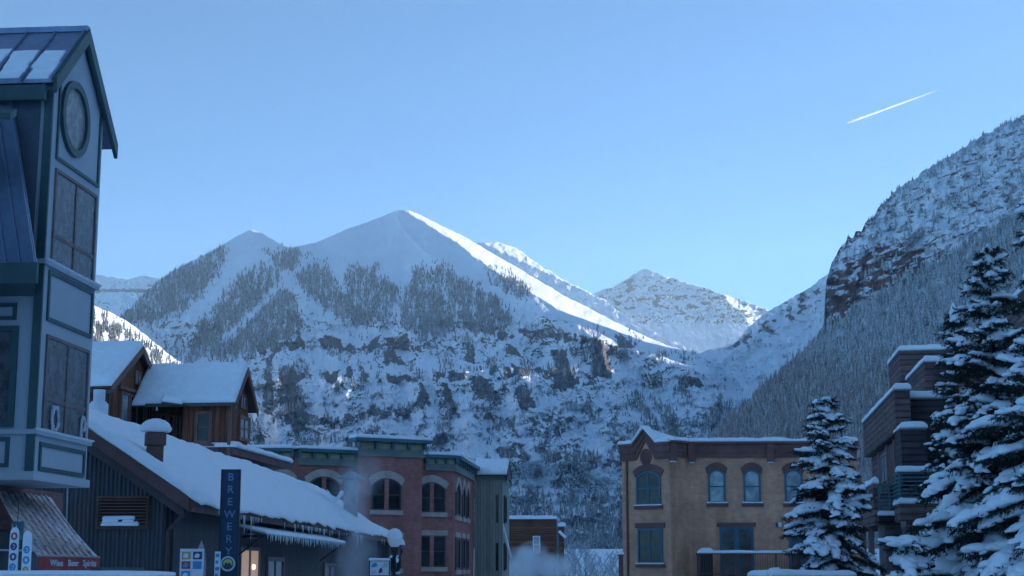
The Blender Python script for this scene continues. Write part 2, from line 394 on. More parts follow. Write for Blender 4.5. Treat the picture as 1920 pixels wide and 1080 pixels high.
def mount(name, sil, x0, x1, ybot, step, Dfun, forest=None, rough=2.0, rockk=(0.62, 0.50), mat='mountain', back=(300, -250), mode=None, rockextra=None):
    nx = int((x1 - x0) / step) + 1; ny = int((ybot - min(s[1] for s in sil)) / step) + 1
    px = np.linspace(x0, x1, nx); S = np.interp(px, [s[0] for s in sil], [s[1] for s in sil])
    S = S + rough * fbm(px / 14, px * 0 + .5, 5, len(name)) * 2
    t = np.linspace(0, 1, ny)[:, None]; PY = ybot + (S[None] - ybot) * t; PX = np.broadcast_to(px[None], PY.shape)
    D = Dfun(PX, PY)
    u = (PX - 960) / FPX; v = (540 - PY) / FPX; den = CP - v * SP
    X = u / den * D; Z = CAMZ + (SP + v * CP) / den * D
    P = np.stack([X, D, Z], -1)
    # the far side of the crest
    rows = []
    for k in (.15, .5, 1.0, 2.0): r = P[-1].copy(); r[:, 1] += back[0] * k; r[:, 0] += back[0] * k * u[-1]; r[:, 2] += back[1] * k; rows.append(r)
    gx = np.gradient(P, axis=1); gy = np.gradient(P, axis=0); N = np.cross(gx, gy); N /= np.linalg.norm(N, axis=2, keepdims=True) + 1e-12
    nz = np.abs(N[..., 2])
    n1 = fbm(PX / 30, PY / 30, 5, 5); n2 = fbm(PX / 6, PY / 4, 4, 9)
    rock = 1 - sstep(rockk[1], rockk[0], nz + .10 * n1 + .16 * n2)
    if rockextra is not None: rock = np.clip(rockextra(PX, PY, rock, n1, n2), 0, 1)
    F = np.zeros(PX.shape) if forest is None else forest(PX, PY)
    ext = lambda A: np.concatenate([A, np.repeat(A[-1:], 4, 0)], 0)
    Pf = np.concatenate([P, np.stack(rows)], 0)
    o = mesh_grid(name, Pf, {'rock': ext(rock), 'forest': ext(F)}, mat); tag(o, kind='structure')
    return o, P, PX, PY, F, D, N
def mountain_mat(rockc, rock2, sc):
    def f(name):
        t = NT(name); co = t.coord('Object')
        ar = t.n('ShaderNodeAttribute', attribute_name='rock').outputs['Fac']; af = t.n('ShaderNodeAttribute', attribute_name='forest').outputs['Fac']
        n1 = t.noise(co, .012 * sc, 8, .68); n2 = t.noise(t.mapping(co, (.035 * sc, .035 * sc, .085 * sc)), 1.0, 6, .65); n3 = t.noise(co, .09 * sc, 4, .6)
        k = t.math('ADD', ar, t.math('MULTIPLY', t.math('SUBTRACT', n2, .5), 1.0)); k = t.math('ADD', k, t.math('MULTIPLY', t.math('SUBTRACT', n3, .5), .6))
        fac = t.ramp(k, .46, .70)
        rc = t.mix(t.ramp(n1, .35, .65), rockc + (1,), rock2 + (1,)); rc = t.mix(1.0, rc, t.ramp(n2, .3, .7, .6, 1.3), 'MULTIPLY')
        sn = t.mix(1.0, (.87, .91, .96, 1), t.ramp(n1, .3, .7, .93, 1.04), 'MULTIPLY')
        c = t.mix(fac, sn, rc); c = t.mix(t.math('MULTIPLY', t.ramp(af, .3, 1.0), .5), c, (.22, .23, .25, 1))
        t.base(c); t.rough(.9); t.b.inputs['Specular IOR Level'].default_value = .1
        h = t.math('ADD', t.math('MULTIPLY', n3, .4), t.math('ADD', t.math('MULTIPLY', n2, t.ramp(ar, 0, .6, .15, 1.0)), t.math('MULTIPLY', n1, .3))); t.bump(h, .35, 7.0 / sc); return t.m
    return f
DEF['mountain'] = mountain_mat((.18, .15, .14), (.11, .105, .105), 1.0)
DEF['mountain_red'] = mountain_mat((.27, .11, .08), (.13, .09, .08), 1.8)

def treemat(dark, frost, lo, hi, sc):
    def f(name):
        t = NT(name); co = t.coord('Object'); tn = t.n('ShaderNodeAttribute', attribute_name='tone').outputs['Fac']
        g = t.n('ShaderNodeNewGeometry'); sp = t.n('ShaderNodeSeparateXYZ'); t.l(g.outputs['True Normal'], sp.inputs[0])
        n = t.noise(co, sc, 4, .7); k = t.math('ADD', t.math('ADD', n, t.math('MULTIPLY', sp.outputs[2], .25)), t.math('MULTIPLY', t.math('SUBTRACT', tn, .5), .22))
        t.base(t.mix(t.ramp(k, lo, hi), dark + (1,), frost + (1,))); t.rough(.9); t.b.inputs['Specular IOR Level'].default_value = .05; return t.m
    return f
DEF['far_trees'] = treemat((.055, .06, .06), (.48, .49, .50), .38, .72, .4)
DEF['hill_trees'] = treemat((.06, .060, .055), (.60, .60, .60), .33, .60, .5)
DEF['bare_trees'] = treemat((.17, .12, .10), (.56, .50, .47), .36, .66, .5)
# crest of the main peak: the ridge that runs down to the right
CR_Y = [385, 393, 425, 462, 500, 530, 560, 600, 640, 668, 720, 1100]; CR_X = [752, 757, 808, 866, 915, 962, 1015, 1078, 1150, 1235, 1360, 2000]
def D_main(PX, PY):
    D = np.interp(PY, [380, 450, 520, 600, 700, 870, 1000, 1090], [4900, 4450, 4020, 3560, 3180, 2620, 2330, 2200])
    w = PX - np.interp(PY, CR_Y, CR_X) + 5 * fbm(PX / 25, PY / 25, 3, 21)
    fade = 1 - sstep(650, 720, PY)
    D = D + fade * np.where(w < 0, np.minimum(-w, 420) * 1.0 * (1 - sstep(0, 520, -w) * .4), 7.5 * w)
    # left peak and spurs
    D = D - 180 * np.exp(-np.hypot((PX - 470) / 120, (PY - 470) / 110) ** 1.2)
    for line, A, wd in (([(470, 430), (495, 520), (575, 610), (640, 690), (660, 800)], 70, 70), ([(405, 470), (330, 520), (250, 590)], 60, 50), ([(650, 520), (700, 600), (790, 640), (830, 740)], 110, 55),
                        ([(815, 490), (880, 580), (930, 650), (960, 760)], 110, 50), ([(1000, 560), (1060, 640), (1090, 740)], 100, 45), ([(1120, 640), (1130, 740)], 80, 35), ([(520, 640), (520, 800)], 90, 40),
                        ([(742, 398), (752, 425), (772, 448), (800, 475), (822, 492)], 34, 9), ([(870, 468), (905, 500), (945, 520)], 22, 9), ([(870, 700), (880, 830)], 60, 40), ([(980, 700), (1000, 850)], 60, 40)):
        D = D - A * np.exp(-linedist(PX, PY, line) / wd)
    D = D - 13 * np.exp(-linedist(PX, PY, [(800, 412), (880, 466), (960, 524), (1030, 562), (1090, 588)]) / 4.5) - 5 * sstep(-5, 5, w) * fbm(PX / 12, PY / 9, 4, 69)
    for line, A, wd in (([(600, 460), (500, 560), (430, 620), (380, 650)], 60, 24), ([(760, 510), (735, 560), (725, 610)], 40, 16), ([(800, 680), (810, 780)], 50, 20), ([(1170, 680), (1230, 790), (1240, 860)], 60, 30), ([(940, 720), (960, 800)], 40, 14)):
        D = D + A * np.exp(-(linedist(PX, PY, line) / wd) ** 2)
    low = sstep(540, 680, PY + 95 * np.exp(-linedist(PX, PY, [(500, 500), (560, 560), (640, 620)]) / 45) + 30 * fbm(PX / 90, PY / 90, 3, 2)) ; wx = PX + 20 * fbm(PX / 50, PY / 50, 3, 11); wy = PY + 16 * fbm(PX / 70, PY / 40, 3, 12)
    low = low * (1 - .85 * sstep(-25, 8, w) * fade)
    D = D - (14 + 95 * low) * fbm(wx / 85, wy / 110, 6, 31, .52, True) - (5 + 26 * low) * fbm(wx / 22, wy / 30, 4, 35, .55, True)
    D = D - low * 16 * fbm(PX / 7, PY / 8, 3, 38)
    # ledges of the cliff bands
    q = (wy + PX * .05 + 14 * fbm(PX / 120, PY / 60, 3, 14)) / 34.0; fr = q - np.floor(q); st = sstep(.25, .95, fr)
    D = D - low * 60 * (st - fr) * (.15 + .85 * sstep(-.3, .4, fbm(PX / 60, PY / 60, 2, 17)))
    cl = sstep(815, 830, PY + 10 * fbm(PX / 60, PY / 60, 2, 19)) * (1 - sstep(850, 880, PY)) * sstep(700, 800, PX)
    return D - 60 * sstep(838, 862, PY + 10 * fbm(PX / 60, PY / 60, 2, 19)) * sstep(640, 760, PX) * (1 - sstep(862, 900, PY))
FOR_MAIN = [[(405, 468), (330, 503), (290, 530), (215, 603), (262, 608), (330, 590), (372, 560), (400, 520), (425, 480)],
            [(485, 500), (520, 512), (548, 560), (566, 605), (540, 632), (470, 668), (350, 672), (370, 620), (418, 560), (455, 520)],
            [(500, 472), (560, 474), (610, 505), (645, 545), (700, 585), (705, 600), (650, 605), (600, 575), (560, 530), (520, 500)],
            [(648, 520), (665, 503), (695, 500), (745, 540), (748, 565), (722, 608), (690, 580), (655, 556)],
            [(775, 512), (795, 504), (828, 548), (852, 590), (850, 625), (800, 632), (752, 612), (748, 575)],
            [(812, 492), (850, 512), (888, 540), (930, 560), (960, 595), (930, 625), (880, 620), (845, 570), (820, 530)],
            [(915, 505), (950, 518), (998, 545), (990, 556), (940, 540)]]
CHUTES = [[(700, 690), (690, 800)], [(800, 675), (812, 800)], [(860, 740), (905, 840)], [(1180, 690), (1245, 810)], [(955, 760), (1005, 860)], [(1010, 870), (1045, 965)], [(590, 660), (600, 760)], [(600, 470), (500, 560), (420, 640)], [(1080, 760), (1130, 860)]]
def chute(PX, PY):
    c = 0; wx = PX + 8 * fbm(PX / 18, PY / 26, 3, 68)
    for l in CHUTES: c = np.maximum(c, np.exp(-(linedist(wx, PY, l) / 9) ** 2))
    return c
def F_main(PX, PY):
    wx = PX + 14 * fbm(PX / 22, PY / 26, 4, 41); wy = PY + 18 * fbm(PX / 16, PY / 24, 4, 43); f = 0
    for p in FOR_MAIN: f = np.maximum(f, polymask(wx, wy, p, 13))
    f = f * (.45 + .85 * sstep(-.35, .08, fbm(PX / 11, PY / 45, 4, 44))) * (.7 + .3 * sstep(-.3, .1, fbm(PX / 40, PY / 30, 3, 46)))
    thin = sstep(560, 700, PY) * sstep(.05, .35, fbm(PX / 45, PY / 35, 4, 45)) * .35
    base = sstep(900, 1000, PY + 22 * fbm(PX / 40, PY / 40, 3, 47)) * .32
    gul = polymask(wx, wy, [(1190, 740), (1260, 770), (1290, 850), (1230, 850)], 14) * .5
    return np.clip(np.maximum.reduce([f, thin, base, gul]) * (1 - chute(PX, PY)), 0, 1)
DARK = [(545, 740, 36, 60), (505, 715, 15, 50), (905, 728, 32, 26), (1052, 692, 30, 42), (1124, 672, 24, 40), (985, 745, 22, 26), (1296, 716, 30, 12), (840, 742, 12, 26), (655, 830, 16, 20), (790, 740, 16, 26), (620, 640, 24, 12), (735, 670, 26, 16), (1165, 640, 20, 14), (560, 790, 22, 26), (700, 770, 16, 14), (960, 660, 26, 10), (880, 660, 16, 20)]
def rock_main(PX, PY, r, n1, n2):
    wx = PX + 14 * n1 + 7 * n2; wy = PY + 14 * fbm(PX / 30, PY / 30, 4, 51) + 5 * n2
    dk = 0
    for cx, cy, a, b in DARK:
        q = (wy - cy) / b; half = a * (.45 + .45 * (q + 1) / 2); dk = np.maximum(dk, (1 - sstep(.75, 1.05, np.abs(q))) * (1 - sstep(.75, 1.1, np.abs(wx - cx - .25 * a * q) / half)) * (.6 + .5 * sstep(-.3, .2, fbm(PX / 5, PY / 14, 3, 55))))
    r = np.maximum(r, (1 - sstep(8, 20, np.abs(wy - 845 - 8 * fbm(PX / 90, PX * 0, 2, 3)))) * sstep(620, 700, PX) * sstep(-.35, .05, fbm(PX / 12, PY / 40, 3, 53)) * .9)
    up = 1 - sstep(480, 580, PY); r = r * (1 - up * .93)
    bands = 0
    for ln, wd in (([(470, 668), (560, 640), (660, 655), (760, 640)], 13), ([(545, 712), (640, 700), (740, 712), (860, 700)], 12), ([(840, 600), (930, 622), (1040, 628), (1150, 655)], 12), ([(700, 775), (830, 765), (960, 790), (1110, 780)], 12), ([(900, 690), (1000, 700), (1110, 715)], 11), ([(500, 770), (620, 790), (700, 780)], 13), ([(940, 850), (1060, 855), (1160, 870)], 12)):
        q = linedist(PX + 22 * fbm(PX / 40, PY / 40, 3, 61), PY + 16 * fbm(PX / 34, PY / 50, 4, 62), ln); bands = np.maximum(bands, 1 - sstep(wd * .55, wd * 1.1, q))
    bands = bands * sstep(-.3, .1, fbm(PX / 15, PY / 22, 5, 64, .6))
    led = sstep(.10, .34, fbm(wx / 22, (wy + .12 * PX) / 9, 4, 57)) * sstep(590, 660, PY) * (.35 + .6 * sstep(-.2, .25, fbm(PX / 80, PY / 60, 3, 59)))
    fine = sstep(.16, .40, fbm(PX / 5, PY / 5, 4, 58)) * sstep(580, 680, PY) * .75
    pk = (1 - sstep(2, 10, np.abs(PY - 398) + np.abs(PX - 762) * .3)) * .8
    busy = .25 + .75 * sstep(-.22, .22, fbm(wx / 75, (wy + .3 * PX) / 60, 3, 66)); busy = busy * (1 - .7 * sstep(-25, 5, PX - np.interp(PY, CR_Y, CR_X)) * (PY < 670))
    led = led * busy; fine = fine * busy; r = r * (.35 + .65 * busy)
    r = np.maximum(np.maximum(r, pk * sstep(0, .3, n2)), np.maximum(led, fine) * (1 - polymask(PX, PY, [(1170, 680), (1300, 700), (1400, 800), (1300, 870), (1230, 800)], 25) * .6))
    return np.maximum(np.maximum(r, bands * .95) * (1 - .95 * chute(PX, PY)) * (1 - .15 * sstep(700, 760, PY)), dk * 1.15)
SIL_MAIN = [(120, 690), (150, 665), (215, 606), (222, 600), (262, 560), (300, 525), (330, 505), (405, 468), (440, 445), (470, 431), (490, 436), (520, 455), (545, 465), (590, 455), (650, 430), (700, 412), (742, 395), (760, 393), (785, 401), (820, 420), (850, 434), (878, 448), (905, 464), (960, 496), (1000, 520), (1060, 556), (1100, 575), (1140, 597), (1200, 626), (1260, 651), (1315, 664), (1332, 695), (1350, 745), (1372, 840), (1420, 1000)]
main = mount('mountain', SIL_MAIN, 120, 1420, 1090, 1.35, D_main, F_main, .8, (.66, .50), rockextra=rock_main)
# second ridge behind the crest
D_2 = lambda X, Y: 5400 + (600 - Y) * 5 + np.where(X > 1000 + (Y - 500) * 2.1, 1, 0) * 4.0 * (X - 1000 - (Y - 500) * 2.1) - 40 * fbm(X / 40, Y / 40, 5, 61, .55, True) - 12 * fbm(X / 8, Y / 8, 3, 63)
SIL2 = [(840, 480), (870, 462), (885, 456), (910, 453), (932, 452), (960, 462), (990, 480), (1015, 500), (1060, 526), (1110, 551), (1135, 563), (1160, 583), (1200, 608), (1260, 640), (1310, 659), (1340, 690)]
m2 = mount('mountain', SIL2, 840, 1340, 720, 1.5, D_2, None, 2.2, (.60, .42), rockextra=lambda X, Y, r, a, b: r * (1 - sstep(8, 40, Y - np.interp(X, [s[0] for s in SIL2], [s[1] for s in SIL2])) * .9) * (X < 1100))
# far peak at the head of the valley
def D_3(X, Y):
    w = X - np.interp(Y, [500, 560, 640, 720], [1210, 1275, 1330, 1360])
    return 7200 + (600 - Y) * 7 + np.where(w < 0, -w * 1.0, w * .35) - 200 * np.exp(-linedist(X, Y, [(1350, 550), (1400, 600), (1420, 680)]) / 30) - 90 * fbm(X / 40, Y / 34, 6, 71, .55, True) * (1 - .7 * sstep(590, 630, Y)) - 14 * fbm(X / 6, Y / 6, 3, 73)
SIL3 = [(1080, 566), (1120, 546), (1150, 538), (1180, 520), (1210, 503), (1240, 515), (1272, 525), (1310, 537), (1350, 550), (1400, 566), (1440, 582), (1480, 604), (1520, 640)]
m3 = mount('mountain', SIL3, 1080, 1520, 740, 1.5, D_3, None, 2.0, (.60, .44), rockextra=lambda X, Y, r, a, b: np.maximum(r * .9, sstep(.0, .3, fbm(X / 24, Y / 9, 4, 75)) * .8 * (1 - sstep(575, 625, Y + 14 * a)) * sstep(506, 530, Y)) * (1 - sstep(600, 625, Y + 10 * a)))
# right valley side behind the cliff
def D_4(X, Y):
    return 3000 + (850 - Y) * 3.4 + (1500 - X) * 1.3 - 150 * np.exp(-linedist(X, Y, [(1500, 548), (1420, 620), (1340, 690), (1300, 760)]) / 50) - 80 * fbm(X / 60, Y / 60, 6, 81, .5, True) - 10 * fbm(X / 10, Y / 9, 4, 83)
SIL4 = [(1230, 690), (1262, 678), (1290, 668), (1330, 657), (1380, 642), (1405, 612), (1440, 584), (1480, 562), (1510, 545), (1550, 516), (1600, 490), (1650, 470)]
def rock4(X, Y, r, n1, n2):
    wx, wy = X + 10 * n1, Y + 10 * n1 + 5 * n2
    z = polymask(wx, wy, [(1380, 640), (1420, 600), (1540, 525), (1545, 570), (1480, 610), (1400, 660), (1340, 660)], 12) * sstep(-.15, .2, fbm(X / 18, Y / 12, 4, 87))
    z = np.maximum(z, (1 - sstep(.5, 1, np.hypot((wx - 1300) / 30, (wy - 716) / 14))))
    fine = sstep(.2, .42, fbm(X / 6, Y / 5, 4, 88)) * .7
    return np.maximum(np.maximum(r * .5, z * .75), fine * .7)
F_4 = lambda X, Y: np.clip(polymask(X + 12 * fbm(X / 20, Y / 20, 3, 5), Y, [(1300, 740), (1350, 730), (1375, 770), (1350, 830), (1300, 830)], 14) * .45 + sstep(.2, .5, fbm(X / 30, Y / 30, 3, 89)) * .15, 0, 1)
m4 = mount('mountain', SIL4, 1230, 1650, 980, 1.5, D_4, F_4, 2.5, (.62, .48), rockextra=rock4)
# cliff mountain on the right
def D_5(X, Y):
    D = 1000 + (1080 - Y) * 1.65 + np.maximum(1920 - X, -400) * 1.15
    w = X - np.interp(Y, [200, 380, 445, 520, 620, 1100], [1960, 1655, 1592, 1549, 1545, 1100])
    D = D + 60 * np.exp(-w / 40)
    wx = X + 16 * fbm(X / 40, Y / 40, 3, 91); wy = Y + 14 * fbm(X / 60, Y / 30, 3, 92)
    up = 1 - sstep(-40, 40, (Y - np.interp(X, [1540, 1600, 1700, 1800, 1920, 2100], [625, 575, 515, 460, 385, 280])))
    D = D - (22 + 45 * up) * fbm(wx / 90, wy / 80, 6, 93, .5, True) - (6 + 12 * up) * fbm(wx / 18, wy / 16, 4, 95, .55, True)
    q = (wy + .35 * X) / 26.0; fr = q - np.floor(q); D = D - up * 26 * (sstep(.25, .95, fr) - fr)
    return D
EDGE5 = lambda X: np.interp(X, [1330, 1350, 1400, 1543, 1600, 1700, 1800, 1920, 2100], [835, 805, 755, 612, 580, 520, 462, 385, 270])
SIL5 = [(1318, 850), (1350, 808), (1400, 760), (1450, 712), (1500, 665), (1530, 634), (1542, 616), (1545, 606), (1547, 560), (1550, 520), (1560, 495), (1574, 468), (1586, 455), (1590, 441), (1598, 447), (1604, 434), (1616, 430), (1622, 418), (1640, 404), (1646, 390), (1660, 380), (1672, 362), (1690, 350), (1730, 322), (1760, 304), (1800, 280), (1850, 250), (1900, 225), (1960, 195), (2060, 150), (2200, 110)]
def F_5(X, Y):
    wx = X + 8 * fbm(X / 14, Y / 14, 3, 101); e = Y - EDGE5(wx) + 14 * fbm(X / 22, Y / 22, 3, 102)
    f = sstep(-4, 8, e) * (.62 + .5 * sstep(-.3, .1, fbm(X / 24, Y / 18, 4, 103)))
    f = f * (1 - .8 * sstep(.33, .5, fbm(X / 34, Y / 14, 3, 108)) * (1 - sstep(690, 740, Y)))
    s = Y - np.interp(X, [a[0] for a in SIL5], [a[1] for a in SIL5])
    f = np.maximum(f, (1 - sstep(6, 34, s + 14 * fbm(X / 20, Y / 20, 2, 104))) * sstep(1640, 1680, X) * .6)
    f = np.maximum(f, (1 - sstep(-12, 6, e)) * sstep(.0, .3, fbm(X / 20, Y / 26, 3, 105)) * .32 * sstep(1600, 1640, X))
    return np.clip(f, 0, 1)
def rock5(X, Y, r, n1, n2):
    e = Y - EDGE5(X); up = 1 - sstep(-12, 8, e)
    wx, wy = X + 8 * n1, Y + 10 * n1 + 4 * n2
    band = polymask(wx, wy, [(1545, 612), (1546, 560), (1552, 520), (1600, 485), (1660, 455), (1740, 470), (1800, 460), (1735, 510), (1660, 545), (1600, 590), (1550, 625)], 10)
    k = sstep(-.35, .1, fbm(X / 24, (Y + .3 * X) / 9, 4, 106)) * .95
    edge = (1 - sstep(6, 26, Y - np.interp(X, [a[0] for a in SIL5], [a[1] for a in SIL5]) + 8 * n1)) * (X < 1680) * sstep(-.2, .1, n2)
    led = sstep(.02, .3, fbm(X / 20, (Y + .3 * X) / 7, 4, 107)) * .7
    return np.maximum.reduce([r * .6 * up, band * k * 1.1, edge * .8, led * up * .95])
m5 = mount('hill', SIL5, 1318, 2200, 1095, 1.3, D_5, F_5, 4.2, (.60, .42), mat='mountain_red', rockextra=rock5, back=(120, -60))
# far-left ridge and the sunlit slope below it
m6 = mount('mountain', [(-700, 430), (60, 500), (120, 508), (180, 514), (205, 518), (240, 523), (272, 516), (300, 521), (340, 540)], -700, 340, 720, 1.6, lambda X, Y: 6900 + (600 - Y) * 7 - np.maximum(X - 180, -150) * 3.0 - 80 * fbm(X / 40, Y / 30, 5, 111, .5, True), None, 1.5, (.60, .44),
           rockextra=lambda X, Y, r, a, b: np.maximum(r * .6, (1 - sstep(2, 5, np.abs(Y - 545 - 6 * a))) * .7))
m7 = mount('hill', [(-700, 380), (-200, 450), (60, 520), (120, 548), (175, 572), (215, 588), (250, 610), (290, 642), (322, 668), (352, 690), (385, 708), (420, 780)], -700, 420, 1000, 1.6, lambda X, Y: 2050 + (700 - Y) * 3.4 + np.maximum(X - 200, -90) * 4.2 + np.minimum(X - 110, 0) * .5 - 30 * fbm(X / 30, Y / 30, 5, 121, .5, True) - 8 * fbm(X / 6, Y / 6, 3, 122),
           lambda X, Y: np.clip(sstep(-.3, .2, fbm(X / 16, Y / 16, 3, 123)) * sstep(4, 26, Y - np.interp(X, [60, 175, 215, 290, 352], [520, 572, 588, 642, 688])) * .95, 0, 1), 1.5, (.60, .45), rockextra=lambda X, Y, r, a, b: r * .5)
# unseen range added right of the picture, its crest shaped to block the sun
def sun_block_range():
    al = np.linspace(0, 1, 160); cr = np.linspace(-1, 1, 40); ak = [0, .2, .4, .6, .8, 1]
    cx = np.interp(al, ak, [500, 950, 1350, 1650, 2100, 3000]); cy = np.interp(al, ak, [-900, 100, 1100, 2200, 3600, 5600])
    h = np.interp(al, [0, .2, .4, .6, .8, .88, .905, .925, .955, 1], [280, 340, 520, 880, 1060, 1010, 985, 1110, 1210, 1220]); A, K = np.meshgrid(al, cr); hw = 750
    X = cx[None] + K * hw * .7; Y = cy[None] - K * hw * .25
    Z = h[None] * (1 - np.abs(K)) ** .9 + 22 * fbm(X / 300, Y / 300, 5, 131, .5, True) * (1 - np.abs(K)) - 12
    return mesh_grid('mountain', np.stack([X, Y, Z], -1), {'rock': sstep(.1, .4, fbm(X / 90, Y / 90, 4, 132)), 'forest': X * 0}, 'mountain')
tag(sun_block_range(), kind='structure')

# ------------------------------------------------------------------ far woods, each one mass
def conifers(name, src, spacing, hgt, seed, mat='far_trees', bare=0.0, wid=.17, thr=.0, sel=None):
    o, P, PX, PY, F, D, N = src; rng = np.random.RandomState(seed)
    step = abs(PX[0, 1] - PX[0, 0])
    prob = np.clip(F, 0, 1) * (step ** 2) / (spacing ** 2)
    if sel is not None: prob = prob * sel(PX, PY)
    idx = np.argwhere(rng.rand(*F.shape) < prob); n = len(idx)
    if n == 0: return None
    base = P[idx[:, 0], idx[:, 1]].copy(); h = hgt * (.55 + .75 * rng.rand(n) ** 1.3); w = h * wid * (.8 + .5 * rng.rand(n))
    k = 5; T = []; 
    tiers = ((0.04, 1.0, .55), (.34, .72, .78), (.62, .42, 1.0))
    for zb, r, zt in tiers:
        a = np.arange(k) / k * 2 * np.pi + zb * 5
        T += [(r * np.cos(x), r * np.sin(x), zb) for x in a] + [(0, 0, zt)]
    T = np.array(T); faces = []
    for j in range(3):
        b = j * (k + 1); faces += [(b + i, b + (i + 1) % k, b + k) for i in range(k)]
    faces = np.array(faces); nv = len(T)
    rot = rng.rand(n) * 6.28; jit = .75 + .5 * rng.rand(n, nv)
    x = T[None, :, 0] * jit; y = T[None, :, 1] * jit
    X = (x * np.cos(rot)[:, None] - y * np.sin(rot)[:, None]) * w[:, None] + base[:, None, 0]; Y = (x * np.sin(rot)[:, None] + y * np.cos(rot)[:, None]) * w[:, None] + base[:, None, 1]
    lean = (rng.rand(n) - .5) * .06
    Z = T[None, :, 2] * h[:, None] + base[:, None, 2] - .05 * h[:, None] + (rng.rand(n, nv) - .5) * .05 * h[:, None]; X = X + lean[:, None] * T[None, :, 2] * h[:, None]
    V = np.stack([X, Y, Z], -1).reshape(-1, 3)
    Fc = (faces[None] + (np.arange(n) * nv)[:, None, None]).reshape(-1).astype(np.int32); nf = len(Fc) // 3
    me = bpy.data.meshes.new(name); me.vertices.add(len(V)); me.vertices.foreach_set('co', V.reshape(-1).astype(np.float32))
    me.loops.add(nf * 3); me.polygons.add(nf); me.loops.foreach_set('vertex_index', Fc); me.polygons.foreach_set('loop_start', np.arange(nf, dtype=np.int32) * 3); me.polygons.foreach_set('loop_total', np.full(nf, 3, np.int32))
    a = me.attributes.new('tone', 'FLOAT', 'POINT'); a.data.foreach_set('value', np.repeat(rng.rand(n), nv).astype(np.float32))
    me.materials.append(M(mat)); me.update(); ob = bpy.data.objects.new(name, me); C.objects.link(ob); print(name, n)
    return ob
def forest(label, *a, **k):
    o = conifers('forest', *a, **k)
    if o: tag(o, label, 'forest', kind='stuff')
forest('frosted conifer forest and scattered trees on the slopes of the big central mountain', main, 2.35, 11, 1)
forest('dense frosted conifer forest covering the steep hillside on the right below the cliff', m5, 4.3, 12.5, 2, mat='hill_trees', wid=.19, sel=lambda X, Y: (Y - np.interp(X, [a[0] for a in SIL5], [a[1] for a in SIL5]) > 38) * (1 - .75 * sstep(660, 740, Y + 14 * fbm(X / 30, Y / 30, 2, 7)) * (X < 1760)))
forest('small frosted conifers lining the skyline of the right mountain', m5, 3.4, 7.5, 8, mat='hill_trees', wid=.2, sel=lambda X, Y: Y - np.interp(X, [a[0] for a in SIL5], [a[1] for a in SIL5]) <= 38)
forest('bare greyish brown aspen wood at the foot of the right hillside above the tan building', m5, 4.6, 15, 3, mat='bare_trees', wid=.15, sel=lambda X, Y: sstep(650, 730, Y + 14 * fbm(X / 30, Y / 30, 2, 7)) * (X < 1780))
forest('sparse trees in the snowy gully on the far side of the valley', m4, 4.0, 13, 4)
forest('sunlit trees on the bright slope behind the brown gabled cabin', m7, 3.2, 12, 5)
DEF['packed_snow'] = paint((.42, .45, .50), .7, .35, .6)
# ------------------------------------------------------------------ valley floor, street
def ground():
    r = np.concatenate([np.linspace(0, 60, 25), np.linspace(66, 500, 70), np.geomspace(510, 5400, 30)]); a = np.linspace(0, 2 * np.pi, 181)
    R, A = np.meshgrid(r, a); X = R * np.sin(A); Y = R * np.cos(A)
    G = -0.018 * np.clip(Y - 10, 0, 110)
    G = G + 9.0 * sstep(300, 440, Y) + .25 * fbm(X / 9, Y / 9, 4, 201) * sstep(95, 140, np.abs(X) * 2 + np.clip(Y - 60, 0, 200)) - 1.0 * sstep(500, 1500, R)
    return mesh_grid('ground', np.stack([X, Y, G - .03], -1), {}, 'snow')
tag(ground(), kind='structure')
W_ROAD = Wall(1.2, -20, 86)
b = MB(W_ROAD)
for i in range(14):
    y0, y1 = i * 12, (i + 1) * 12
    b.add([(y0, -4.6, gz(y0 - 20) + .01), (y1, -4.6, gz(y1 - 20) + .01), (y1, 4.6, gz(y1 - 20) + .01), (y0, 4.6, gz(y0 - 20) + .01)], [(0, 1, 2, 3)])
tag(b.build('road', 'packed_snow'), kind='structure')
for sgn in (-1, 1):
    b = MB(W_ROAD)
    for i in range(14):
        y0, y1 = i * 12, (i + 1) * 12; d0, d1 = sgn * 4.62, sgn * 7.4; z0, z1 = gz(y0 - 20), gz(y1 - 20)
        lo, hi = min(d0, d1), max(d0, d1)
        b.add([(y0, lo, z0 - .1), (y1, lo, z1 - .1), (y1, hi, z1 - .1), (y0, hi, z0 - .1), (y0, lo, z0 + .13), (y1, lo, z1 + .13), (y1, hi, z1 + .13), (y0, hi, z0 + .13)], BOXF)
    tag(b.build('pavement', 'snow'), kind='structure')
# ------------------------------------------------------------------ the valley's cold haze
def haze():
    b = MB(); b.box(-5600, 6600, -5600, 9800, -30, 2000); o = b.build('haze', 'haze'); tag(o, kind='stuff'); o.display_type = 'WIRE'
HAZE_DENSITY, HAZE_COL = 4.2e-5, (.74, .92, 1.0)
def hazemat(name):
    t = NT(name); t.t.nodes.remove(t.b); v = t.n('ShaderNodeVolumePrincipled'); v.inputs['Density'].default_value = HAZE_DENSITY; v.inputs['Color'].default_value = HAZE_COL + (1,)
    v.inputs['Anisotropy'].default_value = .2; t.l(v.outputs[0], t.out.inputs['Volume']); return t.m
DEF['haze'] = hazemat
haze()
